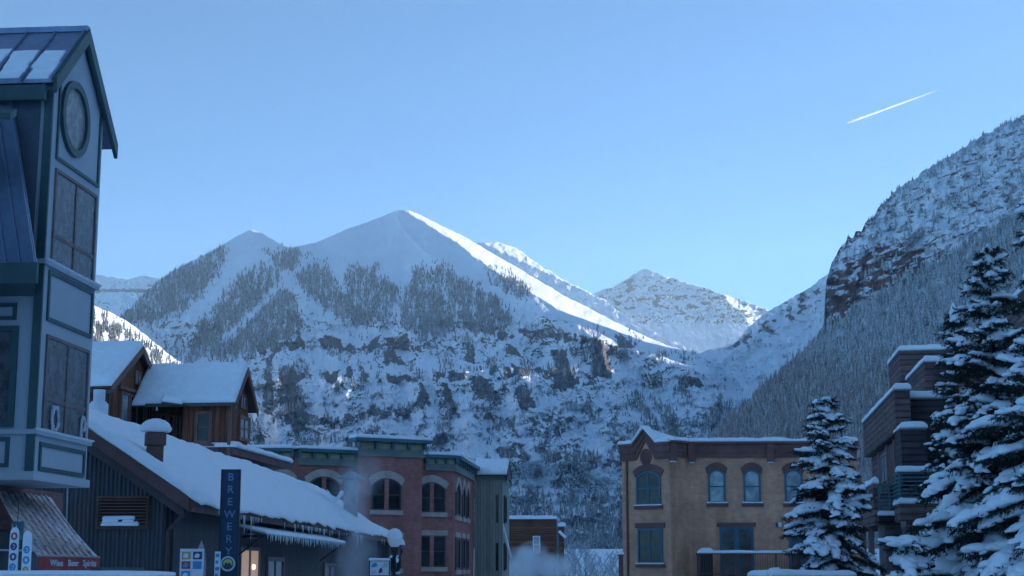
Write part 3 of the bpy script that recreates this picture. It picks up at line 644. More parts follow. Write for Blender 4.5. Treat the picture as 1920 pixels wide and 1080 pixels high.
# ------------------------------------------------------------------ builders shared by the buildings
def arc_outline(s0, s1, z0, z1, rise, n=10):
    """window outline counter-clockwise from lower left, arched top"""
    pts = [(s0, z0), (s1, z0)]
    if rise <= 0: return pts + [(s1, z1), (s0, z1)]
    w = (s1 - s0) / 2; R = (w * w + rise * rise) / (2 * rise); c = (s0 + s1) / 2; zc = z1 - R; a0 = math.asin(min(1, w / R))
    for i in range(n + 1):
        a = a0 - 2 * a0 * i / n; pts.append((c + R * math.sin(a), zc + R * math.cos(a)))
    return pts
def grow(pts, k):
    c0 = sum(p[0] for p in pts) / len(pts); c1 = sum(p[1] for p in pts) / len(pts)
    s0, s1 = min(p[0] for p in pts), max(p[0] for p in pts); z0, z1 = min(p[1] for p in pts), max(p[1] for p in pts)
    fx = (s1 - s0 + 2 * k) / (s1 - s0); fz = (z1 - z0 + 2 * k) / (z1 - z0); cx, cz = (s0 + s1) / 2, (z0 + z1) / 2
    return [(cx + (p[0] - cx) * fx, cz + (p[1] - cz) * fz) for p in pts]
def window(parent, W, s0, s1, z0, z1, frame='dark_frame', pane='dark_glass', rise=0, fw=.07, mull=(1, 1), bar=.05, sill=None, lintel=None, snow=False, name='window', rec=-.001, proud=.065, sillh=.1, lh=.22, transom=None):
    out = arc_outline(s0, s1, z0, z1, rise); inn = grow(out, -fw)
    f = MB(W).ring(inn, out, -proud, rec)
    i0, i1 = s0 + fw, s1 - fw; j0, j1 = z0 + fw, z1 - fw - (rise * .15 if rise else 0)
    for k in range(1, mull[0]): x = i0 + (i1 - i0) * k / mull[0]; f.box(x - bar / 2, x + bar / 2, -proud + .012, rec, j0, j1)
    for k in range(1, mull[1]): z = j0 + (j1 - j0) * k / mull[1]; f.box(i0, i1, -proud + .018, rec, z - bar / 2, z + bar / 2)
    if transom is not None: z = j0 + (j1 - j0) * transom; f.box(i0, i1, -proud + .018, rec, z - bar / 2, z + bar / 2)
    fo = f.build(name, frame, parent)
    MB(W).prism(grow(out, -fw * .5), -.022, -.004).build('pane', pane, fo)
    if sill:
        MB(W).box(s0 - .12, s1 + .12, -.12, .02, z0 - sillh, z0 - .005).build('sill', sill, fo)
        if snow: MB(W).snow(W0(s0 - .1, -.12, z0), W0(s1 + .1, -.12, z0), W0(s1 + .1, -.03, z0), W0(s0 - .1, -.03, z0), .06, .04).build('sill_snow', 'snow', fo)
    if lintel:
        if rise: o2 = arc_outline(s0 - .02, s1 + .02, z0, z1 + .02, rise)[2:]; g2 = [(c[0] + (c[0] - (s0 + s1) / 2) * .22, c[1] + lh * (1 - .25 * abs(c[0] - (s0 + s1) / 2) / (s1 - s0))) for c in o2]; MB(W).ring(o2, g2, -.09, .02, closed=False).build('arch', lintel, fo)
        else: MB(W).box(s0 - .15, s1 + .15, -.07, .02, z1 + .01, z1 + lh).build('lintel', lintel, fo)
    return fo
def W0(s, d, z): return (s, d, z)
def cornice(parent, W, s0, s1, ztop, h=.85, ov=.45, nb=6, wrap=0):
    b = MB(W).box(s0, s1, -.08, .05, ztop - h, ztop - .2); b.box(s0 - .02, s1 + .02, -.16, .05, ztop - h - .06, ztop - h + .06)
    c = b.build('cornice', 'cornice_green', parent)
    MB(W).box(s0 - wrap, s1 + wrap, -ov, .6, ztop - .2, ztop).build('cornice_slab', 'cornice_teal', c)
    for i in range(nb):
        a, e = s0 + (s1 - s0) * (i + .12) / nb, s0 + (s1 - s0) * (i + .88) / nb; MB(W).box(a, e, -.11, 0, ztop - h * .62, ztop - h * .3).build('cornice_panel', 'cornice_yellow', c)
    for i in range(nb + 1):
        a = s0 + (s1 - s0) * i / nb; MB(W).box(a - .07, a + .07, -ov * .75, 0, ztop - h * .6, ztop - .21).build('bracket', 'cornice_teal', c)
    MB(W).snow((s0 - wrap, -ov, ztop), (s1 + wrap, -ov, ztop), (s1 + wrap, .6, ztop), (s0 - wrap, .6, ztop), .17, .12, seed=s0).build('snow_cap', 'snow', c)
def gable(parent, W, s0, s1, ze, rise, length, over=.35, snow_th=.28, wall_mat='cabin_boards', trim='cabin_trim', side_over=.3, z0=0, th=.1, seed=0, bulge=.05):
    """gable end on wall W (s0..s1, eaves at ze), roof running inward; returns roof part"""
    m = (s0 + s1) / 2; zr = ze + rise; k = rise / (m - s0)
    r = MB(W)
    for sg, sa in ((-1, s0), (1, s1)):
        so_ = side_over if not isinstance(side_over, tuple) else side_over[0 if sg < 0 else 1]; e = sa + sg * so_; zeo = ze - k * so_
        r.slab([(e, -over, zeo), (m, -over, zr), (m, length, zr), (e, length, zeo)] if sg < 0 else [(m, -over, zr), (e, -over, zeo), (e, length, zeo), (m, length, zr)], (0, 0, th))
    roof = r.build('roof', 'gutter', parent)
    f = MB(W)
    for sg, sa in ((-1, s0), (1, s1)):
        so_ = side_over if not isinstance(side_over, tuple) else side_over[0 if sg < 0 else 1]; e = sa + sg * so_; zeo = ze - k * so_
        q = [(e, zeo - .16), (m, zr - .16), (m, zr + th + .02), (e, zeo + th + .02)]
        if sg > 0: q = q[::-1]
        f.prism(q, -over - .04, -over + .02)
    f.build('bargeboard', trim, roof)
    if snow_th:
        s = MB(W)
        for sg, sa in ((-1, s0), (1, s1)):
            so_ = side_over if not isinstance(side_over, tuple) else side_over[0 if sg < 0 else 1]; e = sa + sg * so_; zeo = ze - k * so_ + th
            A, B, C_, D_ = (e, -over, zeo), (e, length, zeo), (m, length, zr + th), (m, -over, zr + th)
            s.snow(*([A, B, C_, D_] if sg > 0 else [B, A, D_, C_]), snow_th, .16, seed=seed + sg, bulge=bulge)
        s.build('roof_snow', 'snow', roof)
    return roof
# ------------------------------------------------------------------ left: the grey-blue building with the turret
p = ray(62, 830); Y1 = 22.0; X1 = p[0] / p[1] * Y1
WS = Wall(X1, Y1, 85.3)                  # street side of the bay
WF = Wall(X1, Y1, -4.7)                  # side of the bay that faces up the street, s runs negative
T = thing('corner_building', 'tall grey-blue building with green trim and a narrow gabled turret with an oval window', 'building', (X1 - 2, Y1, 0), RAD(-4.7))
wS = WS.hit(163, 850)[0]; zb = WS.hit(60, 884)[1]; zeave = WS.hit(92, 168)[1] + .02
zap = WS.hit(155, 64, 0)[1]
DB = 3.2                                   # how far the bay runs back from the street
zs = zeave = zap - .96 * wS / 2; b = MB(WS)
b.prism([(0, zb), (wS, zb), (wS, zs), (wS / 2, zap - .12), (0, zs)], 0, .12)
b.box(wS - .12, wS, .12, DB, zb, zs); b.box(0, wS, DB, DB + .1, zb, zs); b.box(0, wS, .12, DB, zb, zb + .1)
b.build('wall', 'siding_blue', T)
MB(WS).box(0, .1, .12, DB, zb + .1, zs).build('side_wall', 'siding_blue', T)
MB(WF).box(-DB, -.16, -.03, -.003, WF.hit(50, 540)[1], zs - .02).build('dark_panel', 'dark_blue_grey', T)  # thin dark blue-grey sheet over the upper part of the side wall
MB(WS).slab([(-.06, -.05, zb), (wS + .05, -.05, zb), (wS + .05, DB + .2, zb), (-.06, DB + .2, zb)], (0, 0, -.12)).build('soffit', 'siding_blue', T)
g = gable(T, WS, 0, wS, zs, zap - zs, DB + .2, over=.08, snow_th=0, side_over=(.14, .42), trim='trim_green', th=.06)
g.data.materials[0] = M('roof_snowy_metal')
r = MB(WS); m_ = wS / 2; k_ = (zap - zs) / m_
for i in range(8):
    d = -.06 + i * .46
    r.slab([(-.22, d, zs - .22 * k_ + .06), (m_, d, zap + .06), (m_, d + .03, zap + .06), (-.22, d + .03, zs - .22 * k_ + .06)], (0, 0, .045))
    r.slab([(m_, d, zap + .06), (wS + .22, d, zs - .22 * k_ + .06), (wS + .22, d + .03, zs - .22 * k_ + .06), (m_, d + .03, zap + .06)], (0, 0, .045))
r.box(m_ - .06, m_ + .06, -.1, DB + .2, zap + .03, zap + .12); r.build('seam', 'seam_metal', g)
s = MB(WS)                                 # thin snow still lying between the seams of the near slope
for i in range(7):
    d = -.03 + i * .46; a0 = .04 + .05 * random.random(); a1 = .55 + .2 * random.random()
    P_ = lambda a, dd: (-.22 + (m_ + .22) * a, dd, zs - .22 * k_ + .065 + (m_ + .22) * a * k_)
    
    for k in range(5):
        w0 = random.uniform(.01, .06); w1 = random.uniform(.38, .45); e0 = a0 + (a1 - a0) * k / 5 + random.uniform(-.01, .01); e1 = a0 + (a1 - a0) * (k + .95) / 5 + random.uniform(-.02, .04)
        if random.random() < .93: s.snow(P_(e0, d + w1), P_(e0, d + w0), P_(e1, d + w0), P_(e1, d + w1), .03, .05, seed=i + k, amp=.8, bulge=.0)
s.build('roof_snow', 'snow', g)
MB(WF).box(-DB - .2, -.02, -.24, -.16, zs - .42, zs - .22 * k_ + .02).build('eave_board', 'trim_green', T)
e = MB(WS)
cx, cz = WS.hit(138, 224); ax = abs(WS.hit(165, 224)[0] - WS.hit(112, 224)[0]) / 2; az = abs(WS.hit(138, 152)[1] - WS.hit(138, 296)[1]) / 2
el = lambda k: [(cx + ax * k * math.cos(2 * math.pi * i / 36), cz + (az - (1 - k) * ax) * math.sin(2 * math.pi * i / 36)) for i in range(36)]
ov = e.ring(el(.80), el(1.0), -.06, .0).build('oval_window', 'trim_green', T)
MB(WS).prism(el(.82), -.015, -.002).build('pane', 'oval_glass', ov)
def panel(W, s0, s1, z0, z1, t=.055, mat='trim_green', parent=None, name='trim_frame', d=.03):
    return MB(W).ring([(s0 + t, z0 + t), (s1 - t, z0 + t), (s1 - t, z1 - t), (s0 + t, z1 - t)], [(s0, z0), (s1, z0), (s1, z1), (s0, z1)], -d, 0).build(name, mat, parent or T)
zl = lambda x, y: WS.hit(x, y)[1]
sl, sr = wS * .12, wS * .93
zg = zl(96, 292)
b = MB(WS); t_ = .05
b.prism([(sl - .02, zg), (sr + .03, zg), (sr + .03, zg + t_), (sl - .02, zg + t_)], -.03, 0)
b.box(sl - .02, sl + .03, -.03, 0, zg + t_, zs + .02); b.box(sr - .02, sr + .03, -.03, 0, zg + t_, zs + .02); b.build('trim_frame', 'trim_green', T)
# upper and lower window bands: two tall panes above two short ones
for ytop, ymid, ybot, xx, pm in ((304, 432, 492, 88, 'tree_reflect_glass'), (620, 742, 806, 70, 'tree_reflect_glass')):
    z1, zm, z0 = zl(xx, ytop), zl(xx - 4, ymid), zl(xx - 6, ybot)
    f = MB(WS).ring([(sl + .05, z0 + .05), (sr - .05, z0 + .05), (sr - .05, z1 - .05), (sl + .05, z1 - .05)], [(sl, z0), (sr, z0), (sr, z1), (sl, z1)], -.03, 0)
    sm = (sl + sr) / 2; f.box(sm - .03, sm + .03, -.025, 0, z0, z1); f.box(sl, sr, -.022, 0, zm - .03, zm + .03)
    fo = f.build('window', 'brown_frame', T)
    for a_, c_ in ((sl + .05, sm - .03), (sm + .03, sr - .05)):
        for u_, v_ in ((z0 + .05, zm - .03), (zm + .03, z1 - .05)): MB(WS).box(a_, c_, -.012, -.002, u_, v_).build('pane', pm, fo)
    if ytop == 620:                       # white curled garlands behind the lower panes
        for cxx, rr in ((sl + (sm - sl) * .5, .12), (sr - .17, .085)):
            zc = z0 + (zm - z0) * .5
            prev = None; gl = MB(WS)
            for i in range(26):
                a = i / 25 * 9.5 + .6; q_r = rr * (1 + .45 * mnoise.noise(Vector((i * .5, cxx, 0)))); q = (cxx + q_r * math.cos(a), -.03, zc + q_r * 1.35 * math.sin(a) - (.12 * max(0, i - 20) / 5))
                if prev: gl.tube(prev, q, .016 + .014 * abs(mnoise.noise(Vector((i * .9, 5, cxx)))) * 2, n=6)
                prev = q
            gl.build('garland', 'letter_white', fo)
for y in (487, 808):
    z = zl(66 + (12 if y < 500 else 0), y); l_ = MB(WS).box(-.05, wS + .04, -.06, .02, z - .05, z + .02); l_.box(-.055, -.001, -.06, DB, z - .05, z + .02); l_.build('ledge', 'siding_blue', T)
    MB(WS).snow((-.04, -.06, z + .02), (wS + .03, -.06, z + .02), (wS + .03, -.01, z + .02), (-.04, -.01, z + .02), .015, .02).build('ledge_snow', 'snow', T)
panel(WS, sl - .04, sr + .05, zl(76, 596), zl(80, 500)); panel(WS, sl - .04, sr + .03, zl(62, 880), zl(63, 826))
MB(WS).box(-.045, .0, -.035, .09, zb, zs - .05).build('corner_board', 'trim_green', T)
# camera-facing side: window, panels, standing-seam skirt roof
f0 = WF.hit(-60, 600); f1 = WF.hit(26, 800); window(T, WF, f0[0], f1[0], f1[1], WF.hit(10, 612)[1], 'trim_green', 'tree_reflect_glass', fw=.08, mull=(2, 1))
f0 = WF.hit(-60, 570); f1 = WF.hit(31, 600); panel(WF, f0[0], f1[0], f1[1], f0[1]); f0 = WF.hit(-40, 820); f1 = WF.hit(16, 876); panel(WF, f0[0], f1[0], f1[1], f0[1])
zt_, zbt = WF.hit(20, 190)[1], WF.hit(60, 520)[1]
sk = MB(WF); xb_ = WF.hit(66, 535, -1.0)[0]; xt_ = WF.hit(24, 200)[0]; q = [(-3.4, -1.0, zbt), (xb_, -1.0, zbt), (xt_, -.05, zt_), (-3.4, -.05, zt_)]
sk.slab(q, (0, .05, -.03)); sko = sk.build('skirt_roof', 'seam_metal', T); rb = MB(WF)
for i in range(12):
    a = xb_ - .05 - i * .2; k = 1.0
    bt = Vector((a, -1.0, zbt)); tp = Vector((a - .78, -.05, zt_)); tp = Vector((a + (xt_ - xb_), -.05, zt_))
    rb.slab([bt, bt + Vector((.04, 0, 0)), tp + Vector((.04, 0, 0)), tp], (0, -.05, .01))
rb.build('seam', 'seam_metal', sko)
MB(WF).box(-3.4, xb_ + .03, -1.05, -.98, zbt - .28, zbt + .01).slab([(-3.4, -.98, zbt - .28), (xb_, -.98, zbt - .28), (WF.hit(66, 545)[0], -.03, zbt - .28), (-3.4, -.03, zbt - .28)], (0, 0, .06)).build('eave_board', 'trim_green', sko)
# end of a lower eave that comes in from the left
q_ = WF.hit(20, 212, -1.3)
MB(WF).slab([(-3.4, -1.3, q_[1] + .25), (q_[0], -1.3, q_[1]), (q_[0], -1.1, q_[1] + .12), (-3.4, -1.1, q_[1] + .95)], (0, 0, -.1)).build('side_eave', 'trim_green', T)
# shop front below the bay
PIER = 1.0; ps = WS.hit(118, 935, PIER)[0]
b = MB(WS).box(-3, ps, PIER, PIER + .3, -.4, zb - .12).box(ps - .3, ps, PIER + .3, DB + 3, -.4, zb - .12)
b.build('brick_wall', 'red_brick_old', T)
MB(WS).box(-3.2, ps - .9, PIER - .03, PIER, 0, 2.3).build('shop_window', 'dark_glass', T)
MB(WS).box(-6, 0, 1.2, 8, zb, 9).build('main_wall', 'siding_blue', T)
# awning on the shop wall
AW = thing('awning', 'striped cloth awning over the shop front with a red valance lettered for drinks', 'awning', tuple(WS.pt(-1, .5, 0)), RAD(85.3))
ta, tb = WS.hit(-6, 916, PIER - .02), WS.hit(95, 932, PIER - .02)
ba, bb = WS.hit(72, 1041, -.75), WS.hit(185, 1047, -.75); zlow = (ba[1] + bb[1]) / 2; ztop_ = tb[1]
N_ = 10; w = MB(WS)
for i in range(N_):
    a0, a1 = i / N_, (i + 1) / N_; L = lambda a, e: a * (1 - e) + b_ * e
    t0 = ta[0] + (tb[0] - ta[0]) * a0; t1 = ta[0] + (tb[0] - ta[0]) * a1; u0 = ba[0] + (bb[0] - ba[0]) * a0; u1 = ba[0] + (bb[0] - ba[0]) * a1
    sag = .05
    for j in range(6):
        e0, e1 = j / 6, (j + 1) / 6; f = lambda t, u, e: (t + (u - t) * e, PIER - .02 + (-.75 - PIER + .02) * e, ztop_ + (zlow - ztop_) * e - sag * math.sin(e * math.pi))
        w.slab([f(u=u0, t=t0, e=e0), f(u=u1, t=t1, e=e0), f(u=u1, t=t1, e=e1), f(u=u0, t=t0, e=e1)], (0, 0, -.015))
    if i: w.tube((t0, PIER - .02, ztop_ + .01), (u0, -.75, zlow + .01), .018, n=6)
w.build('cloth', 'awning_cloth', AW)
MB(WS).box(ba[0], bb[0], -.77, -.75, zlow - .17, zlow - .005).build('valance', 'awning_red', AW)
MB(WS).tube((ba[0], -.75, zlow), (bb[0], -.75, zlow), .02, n=8).build('front_bar', 'grey_metal', AW)
L_ = bb[0] - ba[0]
for wd, fr in (('Wine', .25), ('Beer', .52), ('Spirits', .80)): text_part('lettering', wd, 'letter_white', AW, WS.off(ba[0], -.77), L_ * fr, zlow - .088, .12, d=-.012, sx=1.6)
# painted boards in front of the shop
for i, (x0, x1, y0, lab, marks) in enumerate(((18, 34, 990, 'white painted ski board with dark red markings standing left of its pair by the shop', ('poster_red', 'poster_dark', 'poster_dark', 'poster_blue')), (41, 60, 996, 'pale green painted ski board with a small orange mark standing right of its pair', ('poster_white', 'poster_blue', 'poster_blue', 'poster_ochre')))):
    Wb = Wall(*at((x0 + x1) / 2, 1030, 19.3).xy, -4.7); hw = .055; zt = Wb.hit((x0 + x1) / 2, y0)[1]
    o = thing('ski_board', lab, 'ski', tuple(Wb.pt(0, 0, gz(19) + .13)), Wb.th)
    out = [(-hw, gz(19) + .13), (hw, gz(19) + .13)] + [(hw * math.cos(a), zt - .08 + .09 * math.sin(a)) for a in [k * math.pi / 8 for k in range(9)]]
    MB(Wb).prism(out, -.01, .015).build('board', 'white_metal' if i == 0 else 'poster_white', o)
    for k, mt in enumerate(marks):
        z = zt - .1 - k * .125; mk = MB(Wb)
        mk.ring([(hw * .35 * math.cos(a), z + .025 * math.sin(a)) for a in [j * math.pi / 4 for j in range(8)]], [(hw * .8 * math.cos(a), z + .05 * math.sin(a)) for a in [j * math.pi / 4 for j in range(8)]], -.014, -.01)
        if k % 2: mk.box(-hw * .6, hw * .2, -.0135, -.01, z - .015, z + .012)
        mk.build('mark', mt, o)
q = WS.hit(0, 1032, -.3)
tag(MB().tube(at(-15, 1031, 20.5), at(76, 1033, 20.2), .012, n=6).build('wire', 'wire'), 'thin pale wire strung past the painted ski boards under the awning', 'wire')
tag(MB().tube(at(127, 908, 27), at(124, 1000, 27), .015, n=6).build('pipe', 'wire'), 'thin pale vertical pipe between the turret building and the dark corrugated wall', 'pipe')
bx = Wall(*at(27, 1000, 21).xy, -4.7); o = thing('shop_sign', 'teal box sign with a white emblem hanging behind the painted ski boards', 'sign', tuple(bx.pt(0, 0, 2.2)), bx.th)
s0, s1, z0, z1 = bx.rect((21, 978), (38, 1012)); MB(bx).box(s0, s1, 0, .1, z0, z1).build('box', 'cornice_teal', o); MB(bx).prism([(s0 * .5, z0 + .08), (s1 * .6, z0 + .05), (s1 * .3, z1 - .04), (0, z1 - .12), (s0 * .7, z1 - .03)], -.008, 0).build('emblem', 'letter_white', o)
MB(bx).tube(((s0 + s1) / 2, .05, z1), ((s0 + s1) / 2, .05, z1 + .25), .006, n=6).build('hanger', 'black_metal', o)

# ------------------------------------------------------------------ the brewery hall
BX, BY, BEL = -6.95, 34.0, 40.0
WB = Wall(BX, BY, -1.5); WE = Wall(BX, BY, 88.5)       # gable wall (s negative to the left), eave side
ZE, ZR, RUN = 3.15, 5.15, 3.0; KB = (ZR - ZE) / RUN
HB = thing('brewery_hall', 'long low dark corrugated hall with a deep snowy roof and icicles along the eave', 'building', (BX - 4, BY, gz(34)), RAD(-1.5))
b = MB(WB).prism([(-14, -1.5), (-.45, -1.5), (-.45, ZE + .05), (-RUN, ZR - .12), (-14, ZR - .12 - (14 - RUN) * .3)], 0, .2); b.build('gable_wall', 'corrugated_dark', HB)
MB(WE).box(.0, BEL, .45, .6, -2.4, ZE + .05).build('side_wall', 'corrugated_dark', HB)
rf = MB(WE)
q = [(-.35, 0, ZE), (BEL, 0, ZE), (BEL, RUN, ZR), (-.35, RUN, ZR)]; rf.slab(q, (0, 0, .1)); rf.slab([(-.35, RUN, ZR), (BEL, RUN, ZR), (BEL, 12, ZR - 2), (-.35, 12, ZR - 2)], (0, 0, .1))
rfo = rf.build('roof', 'gutter', HB)
MB(WE).prism([(0, 0), (0, 0), (0, 0)], 0, 0) if False else None
MB(WB).prism([(-RUN, ZR - .2), (.0, ZE - .2), (.0, ZE + .12), (-RUN, ZR + .12)], -.42, -.35).build('bargeboard', 'fascia_red', rfo)
MB(WB).prism([(-RUN, ZR - .42), (-.12, ZE - .42 + .08), (-.12, ZE - .2 + .08), (-RUN, ZR - .2)], -.32, -.2).build('under_board', 'gutter', rfo)
MB(WE).box(-.35, BEL, -.06, .0, ZE - .2, ZE + .1).build('fascia', 'fascia_red', rfo)
MB(WE).box(-.3, BEL, .0, .45, ZE - .06, ZE - .02).build('soffit', 'gutter', rfo)
sn = MB(WE)
sn.snow((-.42, -.08, ZE + .1), (BEL * .62, -.08, ZE + .1), (BEL * .62, RUN, ZR + .1), (-.42, RUN, ZR + .1), .22, .25, seed=2, bulge=.13, droop=.08, amp=.34)
sn.snow((BEL * .61, -.02, ZE + .1), (BEL + .1, -.02, ZE + .1), (BEL + .1, RUN, ZR + .1), (BEL * .61, RUN, ZR + .1), .18, .22, seed=5, bulge=.11, droop=.05, amp=.4)
sn.snow((BEL + .1, RUN, ZR + .1), (-.42, RUN, ZR + .1), (-.42, 12, ZR - 1.9), (BEL + .1, 12, ZR - 1.9), .3, .25, seed=6)
sn.build('roof_snow', 'snow', rfo)
rr = random.Random(4)
for i in range(74):
    s = rr.choice([rr.uniform(.2, BEL), rr.gauss(5, 1.5), rr.gauss(17, 2), rr.gauss(28, 1.2)]); l = rr.choice([.05, .08, .12, .2, .42]) * rr.uniform(.6, 1.3)
    if .1 < s < BEL: MB(WE).tube((s, -.08, ZE - .1), (s + rr.uniform(-.02, .02), -.08, ZE - .16 - l), .022, .004, n=5).build('icicle', 'ice', rfo)
# louvre
s0, s1, z0, z1 = WB.rect((183, 930), (278, 992)); lo = MB(WB).ring([(s0 + .05, z0 + .05), (s1 - .05, z0 + .05), (s1 - .05, z1 - .05), (s0 + .05, z1 - .05)], [(s0, z0), (s1, z0), (s1, z1), (s0, z1)], -.06, 0).build('louvre', 'fascia_red', HB)
sl_ = MB(WB); n = 9
for i in range(n):
    z = z0 + .06 + (z1 - z0 - .1) * i / n; sl_.slab([(s0 + .04, -.10, z), (s1 - .04, -.10, z), (s1 - .04, -.005, z + .055), (s0 + .04, -.005, z + .055)], (0, 0, .02))
sl_.build('slat', 'fascia_red', lo); sl_ = MB(WB)
for i, (fa, fb) in enumerate(((.12, .84), (.14, .44), (.52, .74), (.14, .76))):
    z = z0 + .06 + (z1 - z0 - .1) * (0, 1, 1, 2)[i] / n + .02; a, c = s0 + (s1 - s0) * fa, s0 + (s1 - s0) * fb
    sl_.snow((a, -.13, z), (c, -.13, z), (c, -.02, z + .05), (a, -.02, z + .05), .045, .04, seed=i, bulge=.01)
sl_.build('slat_snow', 'snow', lo)
# downpipe at the corner, brace
MB(WB).tube((-.5, -.08, -1), (-.5, -.08, 2.55), .05, n=8).tube((-.5, -.08, 2.55), (-.05, -.1, ZE - .12), .045, n=8).build('downpipe', 'gutter', HB)
# roof vent
def roofhit(px, py):
    r_ = Vector(ray(px, py)); o_ = Vector((0, 0, CAMZ)); p0 = WE.pt(0, 0, ZE + .35); p1 = WE.pt(10, 0, ZE + .35); p2 = WE.pt(0, RUN, ZR + .35); n_ = (p1 - p0).cross(p2 - p0); return o_ + r_ * ((p0 - o_).dot(n_) / r_.dot(n_))
v = roofhit(290, 856); Wv = Wall(v.x, v.y, 20); zt = at(290, 812, v.y).z; hw = .17
vo = MB(Wv).box(-hw, hw, -hw, hw, v.z - .5, zt - .28).box(-hw * 1.25, hw * 1.25, -hw * 1.25, hw * 1.25, zt - .28, zt).box(-hw * .95, hw * .95, -hw * .95, hw * .95, zt, zt + .02).build('roof_vent', 'fascia_red', HB)
MB(Wv).lathe((0, 0, zt + .01), [(.2, 0), (.33, .02), (.36, .09), (.31, .19), (.21, .27), (.08, .31), (.01, .315)], 18).build('snow_cap', 'snow', vo)
# white drums behind the turret
v = at(184, 790, 39.5); b = MB(Wall(v.x, v.y, 0)); b.lathe((0, 0, v.z - .5), [(.24, 0), (.24, .95), (.2, .97), (.2, 1.0), (.15, 1.0), (.15, 1.3), (.14, 1.31)], 16)
dr = b.build('roof_fan', 'white_metal', HB)
# far stack with a rain cap, and the small forked snag
v = at(657, 985, 67); b = MB(Wall(v.x, v.y, 0)); zt = at(657, 895, 67).z
b.box(-.28, .28, -.28, .28, v.z - .4, zt - .1).build('chimney', 'grey_metal', HB); MB(Wall(v.x, v.y, 0)).lathe((0, 0, zt - .1), [(.3, 0), (.62, .02), (.5, .12), (.15, .32), (.03, .36)], 14).build('rain_cap', 'grey_metal', HB)
# side wall openings seen under the eave
s0, s1, z0, z1 = WE.rect((448, 1024), (482, 1120), .44)
dr = window(HB, WE.off(0, .44), s0, s1, -.55, z1, 'brown_frame', 'warm_glass', fw=.1, mull=(2, 1), name='door', bar=.14)
MB(WE).blob(((s0 * .3 + s1 * .7), .40, 1.78), .05, .05, .07, 1, 0).build('door_lamp', 'bulb', dr)
for (a, c) in (((499, 1044), (529, 1100)), ((606, 1056), (628, 1100))):
    s0, s1, z0, z1 = WE.rect(a, c, .44); window(HB, WE.off(0, .44), s0, s1, .3, z1, 'brown_frame', 'lit_window', fw=.12, mull=(2, 1))
# narrow icicle-hung canopy
c0 = WE.hit(503, 990, -.5); c1 = WE.hit(650, 1021, -.5); zc = (c0[1] + c1[1]) / 2 + .02
ca = thing('canopy', 'narrow snow-dusted metal canopy hung with icicles under the hall eave', 'awning', tuple(WE.pt(c0[0], 0, zc)), RAD(88.5))
MB(WE).slab([(c0[0], -.45, zc - .1), (c1[0], -.45, zc - .1), (c1[0], .42, zc + .12), (c0[0], .42, zc + .12)], (0, 0, .05)).build('sheet', 'grey_metal', ca)
MB(WE).snow((c0[0], -.45, zc - .05), (c1[0], -.45, zc - .05), (c1[0], .40, zc + .17), (c0[0], .40, zc + .17), .06, .06, seed=3, bulge=.02).build('snow', 'snow', ca)
for i in range(64):
    s = c0[0] + (c1[0] - c0[0]) * (i + rr.random()) / 64; l = rr.uniform(.08, .22); MB(WE).tube((s, -.45, zc - .06), (s, -.45, zc - .1 - l), .024, .004, n=5).build('icicle', 'ice', ca)
for s in (c0[0] + .1, c1[0] - .3): MB(WE).tube((s, .4, zc - .7), (s, -.4, zc - .1), .025, n=6).build('bracket', 'black_metal', ca)
# barn lamp on the wall
lp = WE.hit(462, 1000, .1); o = thing('barn_lamp', 'small dark gooseneck lamp with a snowy shade under the hall eave', 'wall lamp', tuple(WE.pt(lp[0], .4, lp[1])), RAD(88.5))
MB(WE).lathe((lp[0], .0, lp[1] - .12), [(.22, 0), (.2, .04), (.08, .12), (.05, .2)], 14).build('shade', 'black_metal', o); MB(WE).tube((lp[0], 0, lp[1] + .08), (lp[0], .1, lp[1] + .28), .02, n=6).tube((lp[0], .1, lp[1] + .28), (lp[0], .45, lp[1] + .2), .02, n=6).build('arm', 'black_metal', o)
MB(WE).lathe((lp[0], .0, lp[1] - .07), [(.17, 0), (.12, .05), (.04, .09), (.01, .1)], 10).build('snow_cap', 'snow', o)
# small lean-to roof past the stack
q0, q1 = at(672, 985, 76), at(672, 968, 76); L = MB(Wall(q0.x, 75, -1.5)); 
lt = thing('lean_to', 'small snow-covered lean-to roof past the steaming stack', 'shed', (q0.x, 75, gz(75)), RAD(-1.5))
zA, zB_ = at(675, 972, 75).z, at(728, 1006, 75).z; wl = at(728, 1006, 75).x - q0.x
L.prism([(0, -2), (wl, -2), (wl, zB_ - .3), (0, zA - .3)], .2, 6).build('wall', 'corrugated_dark', lt); MB(L.W).slab([(0, 0, zA - .3), (wl + .2, 0, zB_ - .4), (wl + .2, 6.2, zB_ - .4), (0, 6.2, zA - .3)], (0, 0, .08)).build('roof', 'fascia_red', lt)
MB(L.W).snow((wl + .2, 0, zB_ - .31), (wl + .2, 6.2, zB_ - .31), (0, 6.2, zA - .21), (0, 0, zA - .21), .3, .2, seed=4).build('roof_snow', 'snow', lt)
# forked snag
b = MB(); z0 = at(630, 955, 70); b.tube(z0, at(630, 936, 70), .07, .06, 7).tube(at(630, 938, 70), at(620, 928, 70), .06, .04, 7).tube(at(620, 928, 70), at(613, 918, 70), .04, .02, 7).tube(at(630, 938, 70), at(639, 927, 70), .08, .09, 7).tube(at(639, 927, 70), at(642, 920, 70), .12, .07, 7)
tag(b.build('forked_branch', 'snow'), 'snow-covered forked branch sticking up at the far edge of the hall roof', 'branch')
